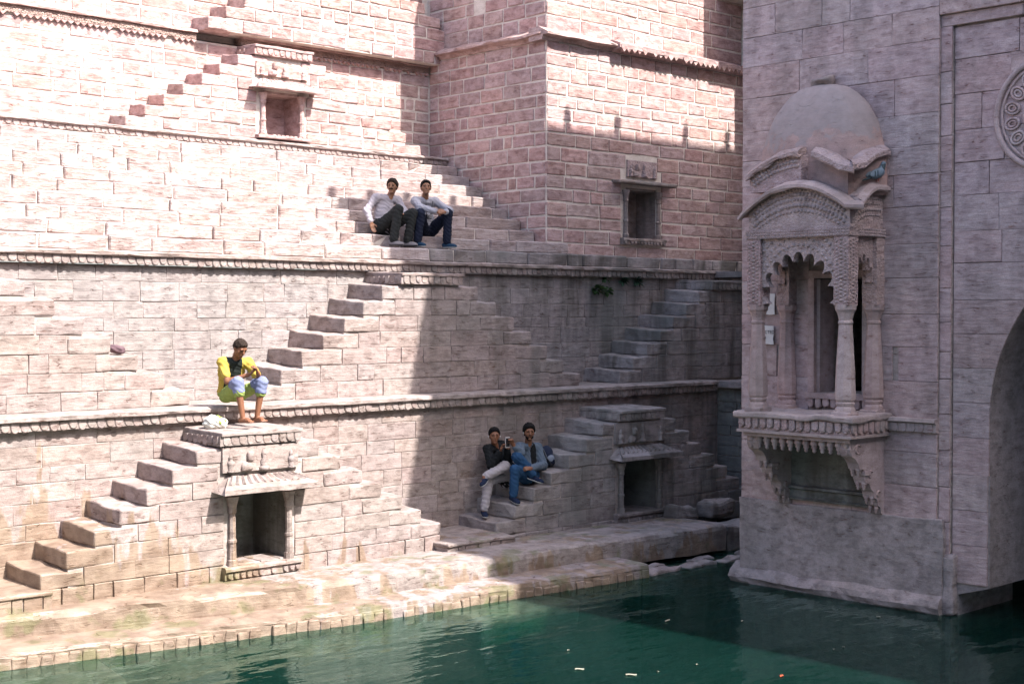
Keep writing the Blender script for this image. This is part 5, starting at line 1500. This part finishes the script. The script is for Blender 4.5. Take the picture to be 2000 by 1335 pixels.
skin_obj('strap', [('c', (14.93, 14.95, 1.83), (14.87, 14.80, 1.70), 0.014, 0.014), ('c', (14.87, 14.80, 1.70), (14.93, 14.76, 1.60), 0.014, 0.012)], M['black'], t, 0.008, 0.01)
t = thing('cloth_bundle', (9.25, 14.95, 2.46), 'crumpled white cloth bundle with green stripes beside the boy', 'bundle')
wc = cloth('white_cloth', (0.62, 0.62, 0.56)); gc = cloth('green_cloth', (0.30, 0.42, 0.08))
skin_obj('bundle_cloth', [('e', (9.32, 14.98, 2.51), (0.15, 0.11, 0.075), E3), ('e', (9.27, 14.96, 2.55), (0.09, 0.09, 0.07), E3), ('e', (9.38, 14.95, 2.52), (0.08, 0.08, 0.07), E3)], wc, t, 0.010, 0.03, [((0, 0, 2.455), (0, 0, -1))], 0.012, 2.0)
skin_obj('stripe', [('c', (9.26, 14.90, 2.60), (9.33, 14.87, 2.53), 0.018, 0.018)], gc, t, 0.009, 0.01, (), 0.006)
skin_obj('stripe', [('c', (9.33, 14.93, 2.60), (9.40, 14.87, 2.55), 0.016, 0.016)], gc, t, 0.009, 0.01, (), 0.006)
t = thing('cloth_bundle', (8.6, 15.9, 3.4), 'small dusky mauve bundle left on a sunlit step, far left of the boy', 'bundle')
t_b = t
t = thing('hanging_camera', (14.5, 16.98, 5.33), 'small black camera hanging from the neck of the man in pale shirt', 'camera')
v, f = rbox(0.11, 0.05, 0.075, 0.012, (1, 1, 1), 0.0)
MB().add([(p[0] + 14.51, p[1] + 17.06, p[2] + 5.33) for p in v], f).build('camera_body', M['black'], t)
v, f = lathe([(0.03, 0), (0.032, 0.05), (0.026, 0.052)], 12)
MB().add([(p[0] + 14.50, 17.062 - p[2], p[1] + 5.368) for p in v], f).build('lens', M['phone'], t)
skin_obj('neck_strap', [('c', (14.47, 17.08, 5.40), (14.53, 17.16, 5.62), 0.007, 0.007), ('c', (14.56, 17.08, 5.40), (14.66, 17.15, 5.62), 0.007, 0.007)], M['black'], t, 0.006, 0.004)

# pigeon on the side eave of the balcony
t = thing('pigeon', (15.2, 9.44, 5.48), 'blue-grey pigeon perched on the side eave of the balcony', 'pigeon')
px, py, pz = 15.20, 9.47, 5.55
fw2 = unit((0.85, -0.35, 0.30)); rr, ff, uu = basis(fw2)
pg = plain('pigeon_grey', (0.16, 0.21, 0.25), 0.6, 90, 0.25, 0.3, 0.3); pgd = plain('pigeon_dark', (0.03, 0.055, 0.06), 0.5, 90, 0.3, 0.3, 0.4)
c0 = V3((px, py, pz))
skin_obj('body', [('e', c0, (0.055, 0.11, 0.06), (rr, ff, uu)), ('c', c0 + ff * 0.07 + uu * 0.03, c0 + ff * 0.115 + uu * 0.075, 0.036, 0.028), ('e', c0 + ff * 0.125 + uu * 0.095, (0.024, 0.03, 0.025), (rr, ff, uu)),
                  ('c', c0 + ff * 0.148 + uu * 0.094, c0 + ff * 0.172 + uu * 0.086, 0.008, 0.004)], pg, t, 0.008, 0.02)
skin_obj('neck', [('c', c0 + ff * 0.085 + uu * 0.035, c0 + ff * 0.118 + uu * 0.078, 0.038, 0.031)], pgd, t, 0.008, 0.01)
skin_obj('tail', [('e', c0 - ff * 0.15 - uu * 0.02, (0.035, 0.09, 0.012), (rr, ff, uu))], pgd, t, 0.008, 0.02)
for q in (-1, 1):
    skin_obj('wing', [('e', c0 + rr * q * 0.045 - ff * 0.03 + uu * 0.012, (0.016, 0.11, 0.045), (rr, ff, uu))], pg, t, 0.008, 0.02)
    for b in (-0.02, -0.06):
        skin_obj('wing_bar', [('c', c0 + rr * q * 0.060 + ff * b + uu * 0.04, c0 + rr * q * 0.060 + ff * (b - 0.02) - uu * 0.02, 0.008, 0.007)], pgd, t, 0.007, 0.004)
    skin_obj('leg', [('c', c0 + rr * q * 0.02 - uu * 0.05, c0 + rr * q * 0.02 - V3((0, 0, 0.10)), 0.006, 0.005)], plain('pink_leg', (0.35, 0.1, 0.08), 0.6), t, 0.006, 0.004)

# mauve bundle on the left middle stair
S = STAIRS['ML']; rz_ = (S['zt'] - 0.19 - S['zb']) / 7
skin_obj('bundle_cloth', [('e', (8.50, 15.92, 3.415), (0.08, 0.07, 0.055), E3), ('e', (8.56, 15.90, 3.40), (0.06, 0.06, 0.045), E3)], cloth('mauve_cloth', (0.12, 0.075, 0.085)), t_b, 0.009, 0.03, (), 0.010, 3.0)

# small plants rooted in the joints of the middle wall
M['leaf'] = plain('fern_leaf', (0.045, 0.10, 0.03), 0.6, 20, 0.4, 0, 0.3)
M['leafd'] = plain('dark_leaf', (0.02, 0.055, 0.03), 0.6, 20, 0.4, 0, 0.3)
def plant(x, z, n, size, mat, label):
    t = thing('wall_plant', (x, W2 - 0.02, z), label, 'plant', 'plants rooted in the middle wall')
    m = MB()
    R2 = random.Random(int(x * 100))
    for i in range(n):
        a = R2.uniform(-2.6, 2.6); L = size * R2.uniform(0.5, 1.0)
        d = Vector((math.sin(a), -R2.uniform(0.3, 1.0), math.cos(a) * 0.7 - 0.35)).normalized()
        s = d.cross(Vector((0, -0.3, 1))).normalized(); nrm = s.cross(d)
        p0 = Vector((x, W2 - 0.01, z)) + d * L * R2.uniform(0.1, 0.6)
        w = L * R2.uniform(0.16, 0.26); Lf = L * R2.uniform(0.4, 0.7)
        pts = [p0, p0 + d * Lf * 0.4 + s * w + nrm * 0.01, p0 + d * Lf - nrm * 0.015, p0 + d * Lf * 0.4 - s * w + nrm * 0.01, p0 + d * Lf * 0.45 - nrm * 0.01]
        m.add([tuple(p) for p in pts], [(0, 1, 4), (1, 2, 4), (2, 3, 4), (3, 0, 4)])
    fo = m.build('foliage', M[mat], t); fo['kind'] = 'stuff'
    v, f = lathe([(0.010, 0), (0.004, 0.06)], 5)
    MB().add([(p[0] + x, W2 - p[2], p[1] + z) for p in v], f).build('stem', M['leafd'], t)
plant(17.72, 4.26, 70, 0.22, 'leaf', 'bright green fern clump on the shaded wall, leftmost and largest of the plants')
plant(18.02, 4.24, 36, 0.15, 'leaf', 'small green fern just right of the largest clump')
plant(17.96, 4.46, 26, 0.13, 'leaf', 'small fern tucked under the cornice above the largest clump')
plant(18.38, 4.42, 34, 0.17, 'leafd', 'dark green hanging plant under the cornice, second from the right')
plant(18.75, 4.43, 36, 0.18, 'leafd', 'dark green plant under the cornice, rightmost of the plants')

# litter and leaves floating on the water
M['dry'] = plain('pale_dry_leaf', (0.24, 0.23, 0.18), 0.8, 30, 0.2, 0.1, 0.2); M['red'] = plain('red_petal', (0.45, 0.07, 0.03), 0.7, 30, 0.2, 0, 0.2)
def floating(x, y, L, w, mat, a, label):
    n = 6; v = []; f = []
    L *= 0.75; w *= 0.75
    for i in range(n + 1):
        u = i / n; b = w * math.sin(math.pi * min(max(u, 0.04), 0.97)) ** 0.8
        v += [(L * (u - 0.5), -b, 0.004 + 0.006 * math.sin(u * 5)), (L * (u - 0.5), b, 0.010 + 0.004 * math.cos(u * 4)), (L * (u - 0.5), 0, 0.0)]
    for i in range(n):
        k = i * 3; f += [(k, k + 3, k + 5, k + 2), (k + 2, k + 5, k + 4, k + 1)]
    o = MB().add(v, f).build('floating_leaf', M[mat]); o.location = (x, y, WZ + 0.004); o.rotation_euler = (0, 0, a)
    so = o.modifiers.new('thickness', 'SOLIDIFY'); so.thickness = 0.003
    tag(o, label, 'leaf', 'leaves and scraps floating on the water')
FLOATS = [
    (12.79, 10.74, 0.20, 0.018, 'dry', 0.3, 'long pale twig-like leaf floating in mid pool, left of the building foot'),
    (10.39, 9.88, 0.13, 0.022, 'dry', -0.5, 'pale oval leaf floating near the lower photo edge, left of its twin'),
    (10.60, 9.37, 0.15, 0.020, 'dry', -0.6, 'pale oval leaf floating near the lower photo edge, right of its twin'),
    (11.65, 8.31, 0.09, 0.022, 'red', 0.2, 'red petal floating near the lower photo edge'),
    (13.40, 10.12, 0.09, 0.012, 'dry', 0.4, 'pale scrap floating close to the building foot'),
    (10.89, 10.52, 0.04, 0.015, 'dry', 0.0, 'tiny pale scrap floating just above the oval leaves'),
    (10.89, 9.27, 0.04, 0.015, 'dry', 0.8, 'tiny scrap between the oval leaf and the red petal'),
    (11.40, 9.18, 0.035, 0.014, 'dry', 0.1, 'tiny pale scrap above and left of the red petal'),
    (12.98, 8.59, 0.04, 0.015, 'dry', 0.5, 'left one of two tiny white scraps in the shaded water'),
    (13.14, 8.57, 0.04, 0.015, 'dry', 1.5, 'right one of two tiny white scraps in the shaded water'),
    (14.75, 9.14, 0.08, 0.012, 'dry', -0.3, 'thin pale scrap floating just below the building plinth'),
]
for (x, y, L, w, mat, a, lb) in FLOATS:
    floating(x, y, L, w, mat, a, lb)
